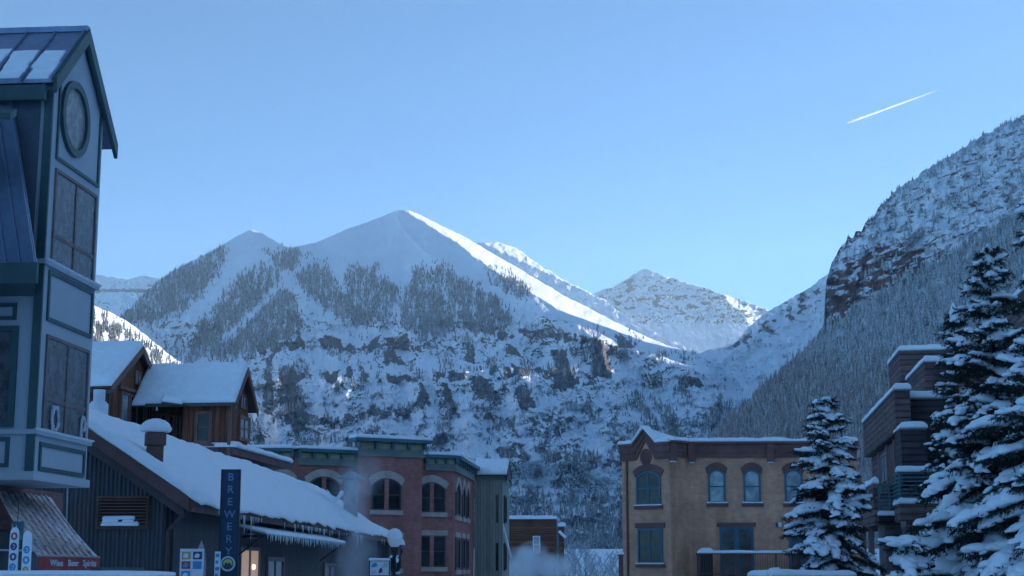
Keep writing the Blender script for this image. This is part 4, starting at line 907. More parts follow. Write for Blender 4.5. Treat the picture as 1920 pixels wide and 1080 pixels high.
# BREWERY blade sign
Ws = Wall(*at(430, 980, 34.3).xy, -1.5); s0, s1, z0, z1 = Ws.rect((416, 881), (444, 1090))
bs = thing('blade_sign', 'tall narrow dark blue vertical sign reading BREWERY with a round emblem at its foot', 'sign', tuple(Ws.pt(0, 0, z0)), Ws.th)
MB(Ws).box(s0, s1, 0, .12, z0, z1).build('board', 'sign_blue', bs)
MB(Ws).ring([(s0 + .02, z0 + .02), (s1 - .02, z0 + .02), (s1 - .02, z1 - .02), (s0 + .02, z1 - .02)], [(s0 - .012, z0), (s1 + .012, z0), (s1 + .012, z1 + .012), (s0 - .012, z1 + .012)], -.012, .01).build('rim', 'black_metal', bs)
for i, ch in enumerate('BREWERY'): text_part('letter', ch, 'letter_blue', bs, Ws, (s0 + s1) / 2, Ws.hit(430, 895 + i * 23.2)[1], .235, d=-.004, depth=.004)
ec, ez = (s0 + s1) / 2, Ws.hit(427, 1057)[1]; cir = lambda r, n=28: [(ec + r * math.cos(2 * math.pi * i / n), ez + r * math.sin(2 * math.pi * i / n)) for i in range(n)]
em = MB(Ws).prism(cir(.165), -.03, -.008).build('emblem', 'sign_blue', bs); MB(Ws).ring(cir(.125), cir(.165), -.036, -.03).build('emblem_ring', 'emblem_pale', em)
MB(Ws).prism([(ec + .105 * math.cos(a), ez + .105 * math.sin(a)) for a in [k * math.pi / 10 - .3 for k in range(13)]], -.034, -.03).build('emblem_sun', 'emblem_yellow', em)
MB(Ws).prism([(ec - .05, ez - .11), (ec + .05, ez - .11), (ec + .07, ez + .0), (ec + .03, ez + .03), (ec, ez + .0), (ec - .03, ez + .03), (ec - .07, ez)], -.038, -.03).build('emblem_figure', 'poster_dark', em)
MB(Ws).tube(((s0 + s1) / 2, .06, z0), ((s0 + s1) / 2, .06, gz(34)), .05, n=8).build('post', 'black_metal', bs)
# poster board, surfboard, narrow board
Wp = Wall(*at(360, 1050, 33.2).xy, -1.5); s0, s1, z0, z1 = Wp.rect((338, 1029), (379, 1110))
pb = thing('poster_board', 'white board covered with small coloured posters at the hall corner', 'notice board', tuple(Wp.pt(0, 0, gz(33))), Wp.th)
MB(Wp).box(s0, s1, 0, .05, z0, z1).build('board', 'white_metal', pb)
k = 0
for i in range(2):
    for j in range(4):
        k += 1; a = s0 + .04 + i * (s1 - s0) * .48; zz = z1 - .06 - j * .2; mt = ('poster_dark', 'poster_ochre', 'poster_red', 'poster_blue', 'poster_white', 'poster_dark', 'poster_blue', 'poster_white')[k % 8]
        pp = MB(Wp).box(a, a + (s1 - s0) * .38, -.008, 0, zz - .16, zz).build('poster', mt, pb)
        MB(Wp).prism([(a + .03, zz - .12), (a + .12, zz - .13), (a + .15, zz - .06), (a + .08, zz - .03), (a + .04, zz - .07)], -.012, -.008).build('poster_print', 'poster_white' if k % 2 else 'poster_blue', pp)
MB(Wp).tube((s0 + .05, .03, gz(33)), (s0 + .05, .03, z0), .03, n=6).tube((s1 - .05, .03, gz(33)), (s1 - .05, .03, z0), .03, n=6).build('post', 'black_metal', pb)
Wq = Wall(*at(376, 1050, 33.9).xy, -1.5); zt = Wq.hit(376, 1014)[1]
out = [(-.06, gz(34)), (.06, gz(34)), (.11, .6), (.11, zt - .5), (.08, zt - .2), (0, zt), (-.08, zt - .2), (-.11, zt - .5), (-.11, .6)]
tag(MB(Wq).prism(out, 0, .05).build('surfboard', 'surf'), 'pale pointed board standing upright behind the poster board', 'board')
Wq = Wall(*at(407, 1060, 33.9).xy, -1.5); s0, s1, z0, z1 = Wq.rect((403, 1034), (411, 1110)); o = thing('narrow_sign', 'narrow pale sign strip with dark marks left of the tall blue sign', 'sign', tuple(Wq.pt(0, 0, gz(34))), Wq.th)
MB(Wq).box(s0, s1, 0, .03, gz(34), z1).build('board', 'white_metal', o)
for k in range(5): MB(Wq).box(s0 + .02, s1 - .02 - .02 * (k % 2), -.006, 0, z1 - .12 - k * .14, z1 - .05 - k * .14).build('mark', 'poster_blue', o)
# ------------------------------------------------------------------ brown gabled cabin behind the hall
v = at(205, 720, 60); WC = Wall(v.x, 60, 82); WC1 = WC.off(0, 0, -90)      # street gable; side facing the camera (s negative)
HC = thing('gabled_cabin', 'brown board-clad cabin with two snow-covered gables standing behind the long hall', 'house', (v.x - 3, 60, gz(60)), RAD(-8))
wC = 2 * WC.hit(268, 650, -.3)[0]; ze = WC.hit(205, 716)[1]; za = WC.hit(268, 655, -.3)[1]
b = MB(WC).prism([(0, -1.5), (wC, -1.5), (wC, ze), (wC / 2, za - .1), (0, ze)], 0, .2).box(0, .2, .2, 9, -1.5, ze - .05).box(wC - .2, wC, .2, 9, -1.5, ze); b.build('wall', 'cabin_boards', HC)
gable(HC, WC, 0, wC, ze, za - ze, 10, over=.3, snow_th=.32, side_over=.45, seed=11)
MB(WC).tube((-.35, -.1, ze - .35), (-.1, .1, ze - .9), .06, n=7).tube((-.1, .1, ze - .9), (-.1, .1, -1), .06, n=7).box(-.55, -.4, -.4, 10, ze - .5, ze - .35).build('gutter', 'gutter', HC)
def wr(W, a, b_, d=0): s0, s1, z0, z1 = W.rect(a, b_, d); return min(s0, s1), max(s0, s1), z0, z1
s0, s1, z0, z1 = wr(WC, (252, 694), (264, 724)); window(HC, WC, s0, s1, z0, z1, 'cabin_trim', 'pale_glass', fw=.1, mull=(2, 1))
for (a, c, pn) in (((226, 732), (239, 795), 'pale_glass'), ((243, 737), (268, 800), 'dark_glass'), ((273, 748), (284, 800), 'dark_glass')):
    s0, s1, z0, z1 = wr(WC, a, c); z1 = WC.hit(250, 740)[1]; window(HC, WC, s0, s1, z1 - 2.0, z1, 'cabin_trim', pn, fw=.12, mull=(1 if pn == 'pale_glass' else 2, 1), transom=.4)
s0 = WC.hit(222, 728)[0]; s1 = WC.hit(290, 728)[0]; z = WC.hit(222, 722)[1]; MB(WC).box(s0, s1, -.1, .0, z - .14, z).build('band', 'cabin_trim', HC)
# second volume
v2 = at(432, 790, 62); W2 = Wall(v2.x, 62, -8); W2s = Wall(v2.x, 62, 82)
w2 = W2s.hit(485, 790)[0]; e2 = W2s.hit(434, 744)[1]; a2 = W2s.hit(465, 694, -.3)[1]; w2 = 2 * W2s.hit(465, 694, -.3)[0]; LEN2 = v2.x + 15.3
b = MB(W2s).prism([(0, -1.5), (w2, -1.5), (w2, e2), (w2 / 2, a2 - .08), (0, e2)], 0, .2).box(0, .2, .2, 2.0, -1.5, e2).box(w2 - .2, w2, .2, 3, -1.5, e2); b.build('wall', 'cabin_boards', HC)
gable(HC, W2s, 0, w2, e2, a2 - e2, LEN2, over=.3, snow_th=.30, side_over=.38, seed=13)
MB(W2s).box(-.5, -.38, -.4, LEN2 * .85, e2 - .42, e2 - .28).build('gutter', 'gutter', HC)
MB(W2s).box(-.02, .1, -.03, .0, -1, e2).box(-.03, -.001, -.03, .1, -1, e2).build('corner_board', 'cabin_trim', HC)
s0, s1, z0, z1 = W2.rect((367, 771), (397, 832)); window(HC, W2, s0, s1, z0, z1, 'cabin_trim', 'dark_glass', fw=.13, mull=(1, 2), sill='cabin_trim')
s0, s1, z0, z1 = wr(W2s, (450, 738), (460, 768)); window(HC, W2s, s0, s1, z0, z1, 'cabin_trim', 'pale_glass', fw=.1, mull=(2, 1))
s0, s1, z0, z1 = wr(W2s, (448, 778), (466, 830)); window(HC, W2s, s0, s1, z0, z1, 'cabin_trim', 'pale_glass', fw=.13, mull=(2, 1), transom=.5)
# link between them, set back, with its own windows and a snowy lean-to edge
Wl = W2.off(0, 2.0); s0, _, = W2.hit(296, 800, 2.0); MB(Wl).box(s0 - 1, W2.hit(346, 800, 0)[0] + .3, 0, .2, -1.5, e2 - .3).build('link_wall', 'cabin_boards', HC)
for a, c in (((301, 776), (311, 830)), ((316, 778), (326, 830)), ((331, 780), (339, 830))):
    q0, q1, z0, z1 = Wl.rect(a, c); window(HC, Wl, q0, q1, z0, z1, 'cabin_trim', 'dark_glass', fw=.07)
q = [at(303, 752, 61.5), at(342, 757, 61.5), at(330, 742, 63.3), at(300, 740, 63.3)]
lr = MB().slab([tuple(p - Vector((0, 0, .1))) for p in q], (0, 0, .1)).build('link_roof', 'gutter', HC); MB().snow(*q, .22, .2, seed=5).build('roof_snow', 'snow', lr)
# roof slit where the snow has cracked
q = [W2s.pt(-.38 + (w2 / 2 + .38) * k_, d, 0) for k_, d in ((.42, 1.1), (.42, 3.2))]
# flat porch roof to the right
Wp = Wall(*at(437, 850, 62).xy, 84); p0 = Wp.hit(437, 852); p1 = Wp.hit(545, 880); zP = (p0[1] + p1[1]) / 2; LP = p1[0]
po = MB(Wp).box(0, LP, 0, 2.6, zP, zP + .32).build('porch_roof', 'fascia_red', HC)
MB(Wp).snow((-.05, -.08, zP + .32), (LP + .05, -.08, zP + .32), (LP + .05, 2.5, zP + .32), (-.05, 2.5, zP + .32), .22, .16, seed=8).build('roof_snow', 'snow', po)
MB(Wp).box(.5, LP - .8, 1.0, 2.4, -2, zP).build('porch_wall', 'condo_dark', HC)

# ------------------------------------------------------------------ red brick block with a green cornice, grey siding annex behind
v = at(666, 900, 88); WR = Wall(v.x, 88, 30); WX = WR
HR = thing('brick_block', 'red brick corner block with arched windows and stepped green cornice', 'building', (v.x + 2, 90, gz(90)), RAD(30))
sR = WR.hit(785, 900)[0]; sE = WR.hit(850, 900)[0]; zc1 = WR.hit(720, 824)[1]; zc2 = WR.hit(800, 852)[1]
PR = -.45                                  # the taller middle bay stands forward
b = MB(WR).box(-.02, sR, PR, .1, -3, zc1 - .2)
b.build('centre_bay', 'red_brick', HR)
eR = WR.off(sE, 0); WRs = Wall(eR.x, eR.y, 85.3); sS = WRs.hit(889, 900)[0]
sL = WR.hit(558, 880, 0)[0]; zc0 = WR.hit(600, 842)[1]
MB(WR).box(sL, 0, 0, .3, -3, zc0 - .2).build('left_wall', 'red_brick', HR); MB(WR).box(sR, sE, 0, .3, -3, zc2 - .2).build('right_wall', 'red_brick', HR)
MB(WRs).box(0.01, sS, 0, .3, -3, zc2 - .2).build('side_wall', 'red_brick', HR)
pL = WR.pt(sL, 0); WL = Wall(pL.x, pL.y, -2); MB(WL).box(-5, -.01, 0, .3, -3, zc0 - .2).build('far_left_wall', 'red_brick', HR)
cornice(HR, WR.off(0, PR), -.05, sR + .05, zc1, .95, .5, 4, wrap=.35)
cs = WR.off(0, PR - 0).off(0, 0, 90)
cornice(HR, WR, sL, -.02, zc0, .85, .42, 4); cornice(HR, WR, sR + .4, sE + .1, zc2, .85, .42, 3); cornice(HR, WRs, .25, sS + .2, zc2, .85, .42, 9); cornice(HR, WL, -5, -.25, zc0, .85, .42, 6)
MB(WR).box(sL, sE, .3, 6, zc2 - 1.2, zc2 - .8).build('roof', 'gutter', HR)
def wpair(Wq, xa, xb, yt, yb, rise, name='window'):
    s0, s1, z0, z1 = Wq.rect((xa, yt), (xb, yb)); 
    f = window(HR, Wq, s0, s1, z0, z1, 'dark_frame', 'dark_glass', rise=rise, fw=.09, mull=(1, 2), sill='stone', lintel='stone', lh=.42 if rise else .3, sillh=.26, bar=.07)
    m = (s0 + s1) / 2; MB(Wq).box(m - .13, m + .13, -.07, .05, z0, z1 - .02).build('pier', 'red_brick', f); return f
WRp = WR.off(0, PR)
wpair(WRp, 697, 751, 896, 957, .42); wpair(WR, 783, 834, 904, 961, .42); wpair(WR, 577, 636, 893, 952, .45)
wpair(WRp, 697, 751, 1008, 1066, 0); wpair(WR, 783, 834, 1004, 1063, 0); wpair(WR, 510, 550, 893, 950, .45)
for xa, xb in ((854, 862), (866, 871), (874, 878)):
    s0, s1, z0, z1 = WRs.rect((xa, 910), (xb, 968)); z0, z1 = WRs.hit(858, 968)[1], WRs.hit(858, 906)[1]
    window(HR, WRs, s0, s1, z0, z1, 'dark_frame', 'dark_glass', rise=.6, fw=.14, sill='stone', lintel='stone', lh=.38, sillh=.25)
    z1 = WRs.hit(858, 1008)[1]; window(HR, WRs, s0, s1, z1 - 1.9, z1, 'dark_frame', 'dark_glass', fw=.14, sill='stone', lintel='stone', lh=.3, sillh=.25)
lm = WR.hit(773, 1043); wl_ = MB(WR).lathe((lm[0], -.14, lm[1] - .2), [(.05, 0), (.1, .1), (.1, .35), (.03, .45)], 8).build('wall_lamp', 'black_metal', HR)
# annex
pe = WRs.pt(sS, 0); WA = Wall(pe.x + .03, pe.y, -5); sA = WA.hit(942, 950)[0]; zA = WA.hit(900, 893)[1]
HA = thing('siding_annex', 'grey-green vertical-board building with a small snowy gable at the right of the brick block', 'building', tuple(WA.pt(sA / 2, 1, gz(100))), WA.th)
MB(WA).box(0, sA, 0, .2, -3, zA).box(sA - .2, sA, .2, 5, -3, zA).build('wall', 'grey_siding', HA)
MB(WA).prism([(0, zA - .25), (sA, zA - .25), (sA, zA - .02), (0, zA - .02)], -.1, -.002).build('eave_board', 'cornice_green', HA)
rz = WA.hit(900, 866)[1] - zA
ro = MB(WA).slab([(-.1, -.3, zA), (sA + .35, -.3, zA), (sA + .35, 1.6, zA + rz), (-.1, 1.6, zA + rz)], (0, 0, .1)).slab([(-.1, 1.6, zA + rz), (sA + .35, 1.6, zA + rz), (sA + .35, 3.6, zA), (-.1, 3.6, zA)], (0, 0, .1)).build('roof', 'fascia_red', HA)
MB(WA).slab([(sA + .2, -.3, zA - .3), (sA + .2, 1.6, zA + rz - .1), (sA + .2, 3.6, zA - .3), (sA + .2, 1.6, zA - .1)], (.12, 0, 0)).build('gable_board', 'gutter', ro)
MB(WA).snow((-.1, -.35, zA + .1), (sA + .3, -.35, zA + .1), (sA + .3, 1.6, zA + rz + .1), (-.1, 1.6, zA + rz + .1), .3, .22, seed=9, amp=.5).build('roof_snow', 'snow', ro)
for ya, yb in ((928, 980), (1018, 1070)):
    z1, z0 = WA.hit(935, ya)[1], WA.hit(935, yb)[1]; Wsd = Wall(*WA.pt(sA, 0).xy, 85); window(HA, Wsd, .8, 2.0, z0, z1, 'dark_frame', 'dark_glass', fw=.1, proud=.12)
    MB(WA).box(sA - .42, sA - .26, -.03, -.001, z0, z1).build('slit_window', 'dark_glass', HA)
tag(MB().tube(at(940, 976, 103), at(958, 1046, 103), .09, n=6).build('stair_rail', 'snow'), 'snow-covered diagonal stair rail between the grey annex and the plank building', 'rail')

# ------------------------------------------------------------------ small plank building in the gap
v = at(943, 1020, 122); WQ = Wall(v.x, 122, -2); s1 = WQ.hit(1043, 1000)[0]; zt = WQ.hit(990, 973)[1]
HQ = thing('plank_building', 'small brown plank-clad building with a flat snowy top in the gap down the street', 'building', tuple(WQ.pt(s1 / 2, 2, -2)), WQ.th)
MB(WQ).box(0, s1, 0, 6, -3, zt).build('wall', 'plank_wood', HQ); MB(WQ).snow((-.1, -.15, zt), (s1 + .1, -.15, zt), (s1 + .1, 6, zt), (-.1, 6, zt), .26, .16).build('roof_snow', 'snow', HQ)
a0, a1, z0, z1 = WQ.rect((999, 1005), (1013, 1037)); window(HQ, WQ, a0, a1, z0, z1, 'white_metal', 'pale_glass', fw=.08, mull=(1, 2))
a0, a1, z0, z1 = WQ.rect((1041, 978), (1050, 998)); MB(WQ).box(a0, a1, .5, 1.5, -2, z1).build('side_post', 'white_metal', HQ)
a0, a1, z0, z1 = WQ.rect((1048, 982), (1058, 1050)); so = MB(WQ).box(a0, a1, 0, 1.2, -2, z1 - .2).build('side_porch', 'plank_wood', HQ); MB(WQ).snow((a0 - .1, -.1, z1 - .2), (a1 + .15, -.1, z1 - .2), (a1 + .15, 1.2, z1 - .2), (a0 - .1, 1.2, z1 - .2), .28, .14).build('roof_snow', 'snow', so)
MB().tube(at(1048, 996, 121.5), at(1061, 1008, 121.5), .12, n=6).build('snowy_rail', 'snow', HQ)

# ------------------------------------------------------------------ tan brick block with the gabled bay
v = at(1290, 900, 88); WG = Wall(v.x, 88, -3); HG = thing('tan_block', 'tan brick block with brown trim, a pointed corner bay, arched windows and a balcony', 'building', tuple(WG.pt(3, 2, -1.5)), WG.th)
sG = 9.5; zG = WG.hit(1350, 828)[1]
MB(WG).box(0, sG, 0, .3, -3, zG - .15).box(sG - .3, sG, .3, 10, -3, zG - .15).build('wall', 'tan_brick', HG)
MB(WG).box(0, sG, .3, 10, zG - .8, zG - .6).build('roof', 'gutter', HG)
c1 = WG.pt(0, 0); a_ = 1.6; th2 = RAD(45); cxy = (c1.x - a_ * math.cos(th2), c1.y - a_ * math.sin(th2)); WG2 = Wall(cxy[0], cxy[1], 45); MB(WG2).box(0.02, a_, 0, .3, -3, zG - .15).build('bay_side', 'tan_brick', HG)
W_b = Wall(cxy[0], cxy[1], -40); sB = W_b.hit(1167, 950)[0]; WGb = Wall(*W_b.pt(sB, 0).xy, -40); wB = -sB
apz = WGb.hit(1211, 806)[1]; zb1 = WGb.hit(1240, 833)[1]; gm = WGb.hit(1211, 830)[0]; gw = .8
MB(WGb).prism([(0, -3), (wB, -3), (wB, zb1), (gm + gw, zb1), (gm, apz - .12), (gm - gw, zb1), (0, zb1)], 0, .3).build('bay_front', 'tan_brick', HG)
pts_o = [(-.08, zb1 + .12), (gm - gw - .02, zb1 + .12), (gm, apz + .1), (gm + gw + .02, zb1 + .12), (wB + .1, zb1 + .12)]
def bandp(lo, d, nm):
    q = pts_o + [(wB + .1, zb1 + .12 - lo), (gm + gw - .15 * lo, zb1 + .12 - lo), (gm, apz + .1 - lo * .75), (gm - gw + .15 * lo, zb1 + .12 - lo), (-.08, zb1 + .12 - lo)]
    m = MB(WGb); n = 5
    for i in range(4): a, b2, c, d2 = q[i], q[i + 1], q[9 - i - 1], q[9 - i]; m.prism([d2, c, b2, a], d, .05)
    return m.build(nm, 'trim_brown', HG)
cr = bandp(.95, -.10, 'cornice'); bandp(.55, -.17, 'cornice_mould'); bandp(.16, -.27, 'cornice_cap')
sn = MB(WGb)
for (p, q) in zip(pts_o[:-1], pts_o[1:]):
    sn.snow((p[0], -.3, p[1]), (q[0], -.3, q[1]), (q[0], .35, q[1]), (p[0], .35, p[1]), .2, .14, seed=p[0])
sn.snow((gm, .3, apz - .1), (gm + 1.1, .3, zb1 + .15), (gm + 1.5, 1.2, zb1 + .15), (gm + .2, 1.2, apz - .3), .25, .2)
sn.build('snow_cap', 'snow', cr)
zl0, = (WGb.hit(1213, 857)[1],); cir = lambda r, n=24: [(gm + r * .85 * math.cos(2 * math.pi * i / n), zl0 + r * 1.05 * math.sin(2 * math.pi * i / n)) for i in range(n)]
rd = MB(WGb).ring(cir(.30), cir(.45), -.06, 0).build('roundel', 'trim_brown', HG); MB(WGb).prism(cir(.31), -.03, 0).build('roundel_disc', 'trim_brown', rd); MB(WGb).ring(cir(.17), cir(.21), -.045, -.03).build('roundel_ring', 'trim_brown', rd)
# main cornice
def gcorn(W, s0, s1, br):
    c = MB(W).box(s0, s1, -.10, .05, zG - .92, zG - .15).box(s0, s1, -.15, .05, zG - .6, zG - .50).build('cornice', 'trim_brown', HG); MB(W).box(s0 - .05, s1 + .05, -.3, .4, zG - .14, zG).build('cornice_cap', 'trim_brown', c)
    for s in br: MB(W).box(s - .2, s + .2, -.26, 0, zG - 1.15, zG - .16).build('bracket', 'trim_brown', c); MB(W).snow((s - .15, -.24, zG - 1.2), (s + .15, -.24, zG - 1.2), (s + .15, -.02, zG - 1.2), (s - .15, -.02, zG - 1.2), .04, .04).build('bracket_snow', 'snow', c)
    MB(W).snow((s0 - .05, -.32, zG), (s1 + .05, -.32, zG), (s1 + .05, .5, zG), (s0 - .05, .5, zG), .2, .15, seed=s0 + 3, amp=.6).build('snow_cap', 'snow', c); return c
gcorn(WG, .1, sG, (WG.hit(1295, 850)[0] + .05, WG.hit(1444, 850)[0])); gcorn(WG2, .0, a_, (.12,))
def gw_(W, xa, xb, yt, yb, rise, pane, mull, **k):
    s0, s1, z0, z1 = W.rect((xa, yt), (xb, yb)); return window(HG, W, s0, s1, z0, z1, 'blue_frame', pane, rise=rise, fw=.11, mull=mull, sill='trim_brown', lintel='trim_brown', sillh=.2, lh=k.get('lh', .3), snow=True, bar=.08)
gw_(WGb, 1193, 1240, 884, 947, .35, 'dark_glass', (2, 2), lh=.38); gw_(WGb, 1196, 1244, 991, 1057, 0, 'dark_glass', (2, 2))
for xa, xb in ((1327, 1361), (1393, 1427), (1470, 1506)): gw_(WG, xa, xb, 880, 943, .3, 'pale_glass', (1, 2), lh=.38)
s0, s1, z0, z1 = WG.rect((1349, 988), (1415, 1088)); window(HG, WG, s0, s1, z0, z1, 'blue_frame', 'curtain_glass', fw=.14, mull=(2, 1), bar=.3, lintel='trim_brown', name='door', lh=.24)
s0, s1, z0, z1 = WG.rect((1478, 988), (1540, 1088)); window(HG, WG, s0, s1, z0, z1, 'blue_frame', 'curtain_glass', fw=.14, mull=(2, 1), bar=.5, lintel='trim_brown', name='door', lh=.24, transom=.66)
MB(WGb).tube((.38, -.07, -2), (.38, -.07, zb1 - .8), .06, n=8).build('downpipe', 'trim_brown', HG)
l0 = WG.hit(1458, 984); MB(WG).box(l0[0] - .1, l0[0] + .02, -.1, 0, l0[1] - .12, l0[1] + .12).build('wall_lamp', 'fascia_red', HG); MB(WG).box(l0[0] + .03, l0[0] + .2, -.13, 0, l0[1] - .12, l0[1] + .12).build('vent_hood', 'white_metal', HG)
# balcony
DBAL = -1.7; s0, z1 = WG.hit(1309, 1036, DBAL); s1 = sG + .6; z0 = WG.hit(1309, 1080, DBAL)[1]
ba_ = MB(WG).box(s0, s1, DBAL, 0, z0 - .25, z0 - .02).build('balcony', 'trim_brown', HG); rl = MB(WG).box(s0, s1, DBAL, DBAL + .07, z1 - .1, z1 - .03).box(s0, s1, DBAL, DBAL + .05, z0 + .08, z0 + .13).box(s0, s0 + .07, DBAL + .07, 0, z1 - .1, z1 - .03)
n = int((s1 - s0) / .13)
for i in range(n): rl.box(s0 + i * .13, s0 + i * .13 + .022, DBAL + .015, DBAL + .035, z0 + .13, z1 - .1)
for i in range(12): rl.box(s0 + .02, s0 + .045, DBAL + .1 + i * .13, DBAL + .125 + i * .13, z0 - .02, z1 - .1)
for s in (s0, s0 + 2.0, s0 + 4.2, s0 + 6.4): rl.box(s, s + .08, DBAL - .005, DBAL + .075, z0 - .02, z1 - .02)
rl.build('railing', 'trim_brown', ba_); MB(WG).snow((s0 - .05, DBAL - .08, z1 - .02), (s1, DBAL - .08, z1 - .02), (s1, DBAL + .16, z1 - .02), (s0 - .05, DBAL + .16, z1 - .02), .14, .1, seed=3).build('rail_snow', 'snow', ba_)
# grill under snow on the balcony
gs0, _ = WG.hit(1312, 1060, DBAL + .2); gs1, _ = WG.hit(1337, 1060, DBAL + .2)
gr = thing('covered_grill', 'black covered grill with a rounded snow cap at the left end of the balcony', 'grill', tuple(WG.pt((gs0 + gs1) / 2, DBAL + .5, z0)), WG.th)
cv = MB(WG)
for i in range(7): cv.tube((gs0 + .06 + i * (gs1 - gs0 - .1) / 6, DBAL + .22, z0 + .02), (gs0 + .06 + i * (gs1 - gs0 - .1) / 6, DBAL + .22, z1 - .08), .05, n=6)
cv.box(gs0, gs1, DBAL + .22, DBAL + .8, z0, z1 - .04).build('cover', 'black_metal', gr); MB(WG).snow((gs0 - .05, DBAL + .1, z1 - .02), (gs1 + .05, DBAL + .1, z1 - .02), (gs1 + .05, DBAL + .85, z1 - .02), (gs0 - .05, DBAL + .85, z1 - .02), .3, .3).build('snow_cap', 'snow', gr)
# dark post structure left of the tan block
Wn = Wall(*at(1162, 1060, 84).xy, -3); s0, s1, z0, z1 = Wn.rect((1160, 1042), (1169, 1090)); o = thing('brick_pier', 'dark brown pier with a snow cap beside the left corner of the tan block', 'pier', tuple(Wn.pt(0, 0, gz(84))), Wn.th)
MB(Wn).box(s0, s1, 0, .4, gz(84), z1).build('shaft', 'trim_brown', o); MB(Wn).box(s0 - .06, s1 + .06, -.06, .46, z1, z1 + .08).build('cap', 'trim_brown', o); MB(Wn).snow((s0 - .06, -.06, z1 + .08), (s1 + .06, -.06, z1 + .08), (s1 + .06, .46, z1 + .08), (s0 - .06, .46, z1 + .08), .12, .1).build('snow_cap', 'snow', o)

# ------------------------------------------------------------------ stepped dark wood flats on the right
v = at(1680, 800, 57); WH = Wall(v.x, 57, -7.8)
HH = thing('stepped_flats', 'dark brown plank-clad stepped flats with snowy parapets and balconies behind the spruces', 'building', tuple(WH.pt(3, 4, gz(57))), WH.th)
def vol(nm, x0, x1, y0, y1, z0, z1, mat='condo_wood', snow=.24, parent=None, ov=.06):
    o = MB(WH).box(x0, x1, y0, y1, z0, z1).build(nm, mat, parent or HH)
    MB(WH).box(x0 - .03, x1 + .03, y0 - .03, y1 + .03, z1, z1 + .07).build('coping', 'condo_trim', o)
    if snow: MB(WH).snow((x0 - ov, y0 - ov, z1 + .07), (x1 + ov, y0 - ov, z1 + .07), (x1 + ov, y1 + ov, z1 + .07), (x0 - ov, y1 + ov, z1 + .07), snow, .18, seed=x0 + y0).build('snow_cap', 'snow', o)
    return o
zA_ = lambda py, Y: CAMZ + at(0, py, Y).z - CAMZ
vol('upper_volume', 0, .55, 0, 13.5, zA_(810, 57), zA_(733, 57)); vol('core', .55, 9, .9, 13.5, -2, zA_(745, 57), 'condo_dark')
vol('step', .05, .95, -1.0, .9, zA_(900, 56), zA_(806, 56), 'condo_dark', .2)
MB(WH).box(.3, .55, .9, 13.5, zA_(905, 57), zA_(812, 57)).build('recess_wall', 'condo_wood', HH)
WHs = WH.off(.3, 0, -90)                     # side wall seen from the street, s negative going away
zw0, zw1 = zA_(898, 57), zA_(815, 57)
for a, e, pn in ((-2.6, -1.2, 'dark_glass'), (-5.6, -3.3, None), (-8.8, -6.6, 'pale_glass')):
    if pn: window(HH, WHs, a, e, zw0 + .3, zw1 - .15, 'condo_trim', pn, fw=.1, mull=(2, 1))
    else: MB(WHs).box(a, e, -.03, -.005, zw0, zw1).build('door', 'fascia_red', HH)
for s in (-1.0, -3.0, -5.9, -9.2): MB(WHs).box(s - .1, s + .1, -.12, 0, zw0, zw1 + .05).build('post', 'condo_trim', HH)
bx = vol('balcony_box', -1.0, -.85, -1.0, 9.5, zA_(984, 56), zA_(909, 56)); MB(WH).box(-.85, .3, -1.0, 9.5, zA_(984, 56), zA_(975, 56) + .1).build('floor', 'condo_dark', bx)
MB(WH).box(-.85, .0, -1.0, -.9, zA_(984, 56), zA_(960, 56)).build('front_board', 'condo_dark', bx)
def rail(x0, x1, y, z0, z1, parent, along='x', nb=7):
    r = MB(WH)
    for i in range(nb):
        z = z0 + (z1 - z0) * (i + .5) / nb
        r.box(x0, x1, y, y + .05, z - .025, z + .025) if along == 'x' else r.box(y, y + .05, x0, x1, z - .025, z + .025)
    r.box(x0, x1, y - .02, y + .07, z1 - .05, z1) if along == 'x' else r.box(y - .02, y + .07, x0, x1, z1 - .05, z1)
    k = max(2, int((x1 - x0) / 1.1))
    for i in range(k + 1):
        p_ = x0 + (x1 - x0 - .06) * i / k; r.box(p_, p_ + .06, y - .005, y + .055, z0, z1) if along == 'x' else r.box(y - .005, y + .055, p_, p_ + .06, z0, z1)
    return r.build('railing', 'cornice_teal', parent)
zr0, zr1 = zA_(955, 56), zA_(906, 56); rail(-.85, -.05, -1.0, zr0, zr1, bx); MB(WH).snow((-.9, -1.02, zr0 - .2), (-.0, -1.02, zr0 - .2), (-.0, -.6, zr0 - .2), (-.9, -.6, zr0 - .2), .16, .12).build('floor_snow', 'snow', bx)
b2 = MB(WH).box(-.3, 2.4, -2.9, -.95, zA_(960, 55) - .35, zA_(945, 55)).build('balcony', 'condo_wood', HH)
MB(WH).snow((-.35, -2.95, zA_(945, 55)), (2.4, -2.95, zA_(945, 55)), (2.4, -.95, zA_(945, 55)), (-.35, -.95, zA_(945, 55)), .2, .16).build('floor_snow', 'snow', b2)
rail(-.3, 2.3, -2.9, zA_(937, 54.5), zA_(885, 54.5), b2); rail(-2.85, -.95, -.3, zA_(937, 54.5), zA_(885, 54.5), b2, 'y')
zz = zA_(885, 54.5); MB(WH).snow((-.4, -3.0, zz), (2.4, -3.0, zz), (2.4, -2.75, zz), (-.4, -2.75, zz), .16, .1).build('rail_snow', 'snow', b2)
for x, y in ((-.85, -.8), (-.2, -2.7), (1.0, -2.7), (-.85, 3.5), (-.85, 7)): MB(WH).box(x, x + .22, y, y + .22, -1.5, zA_(984, 56)).build('post', 'condo_trim', HH)
MB(WH).slab([(-.3, -2.9, zA_(960, 55) - .35), (-.12, -2.9, zA_(960, 55) - .35), (.5, -.95, 1.6), (.3, -.95, 1.6)], (0, 0, -.2)).build('brace', 'condo_trim', HH)
MB(WH).box(.5, 9, -.6, .9, -2, zA_(890, 56)).build('lower_wall', 'condo_wood', HH)
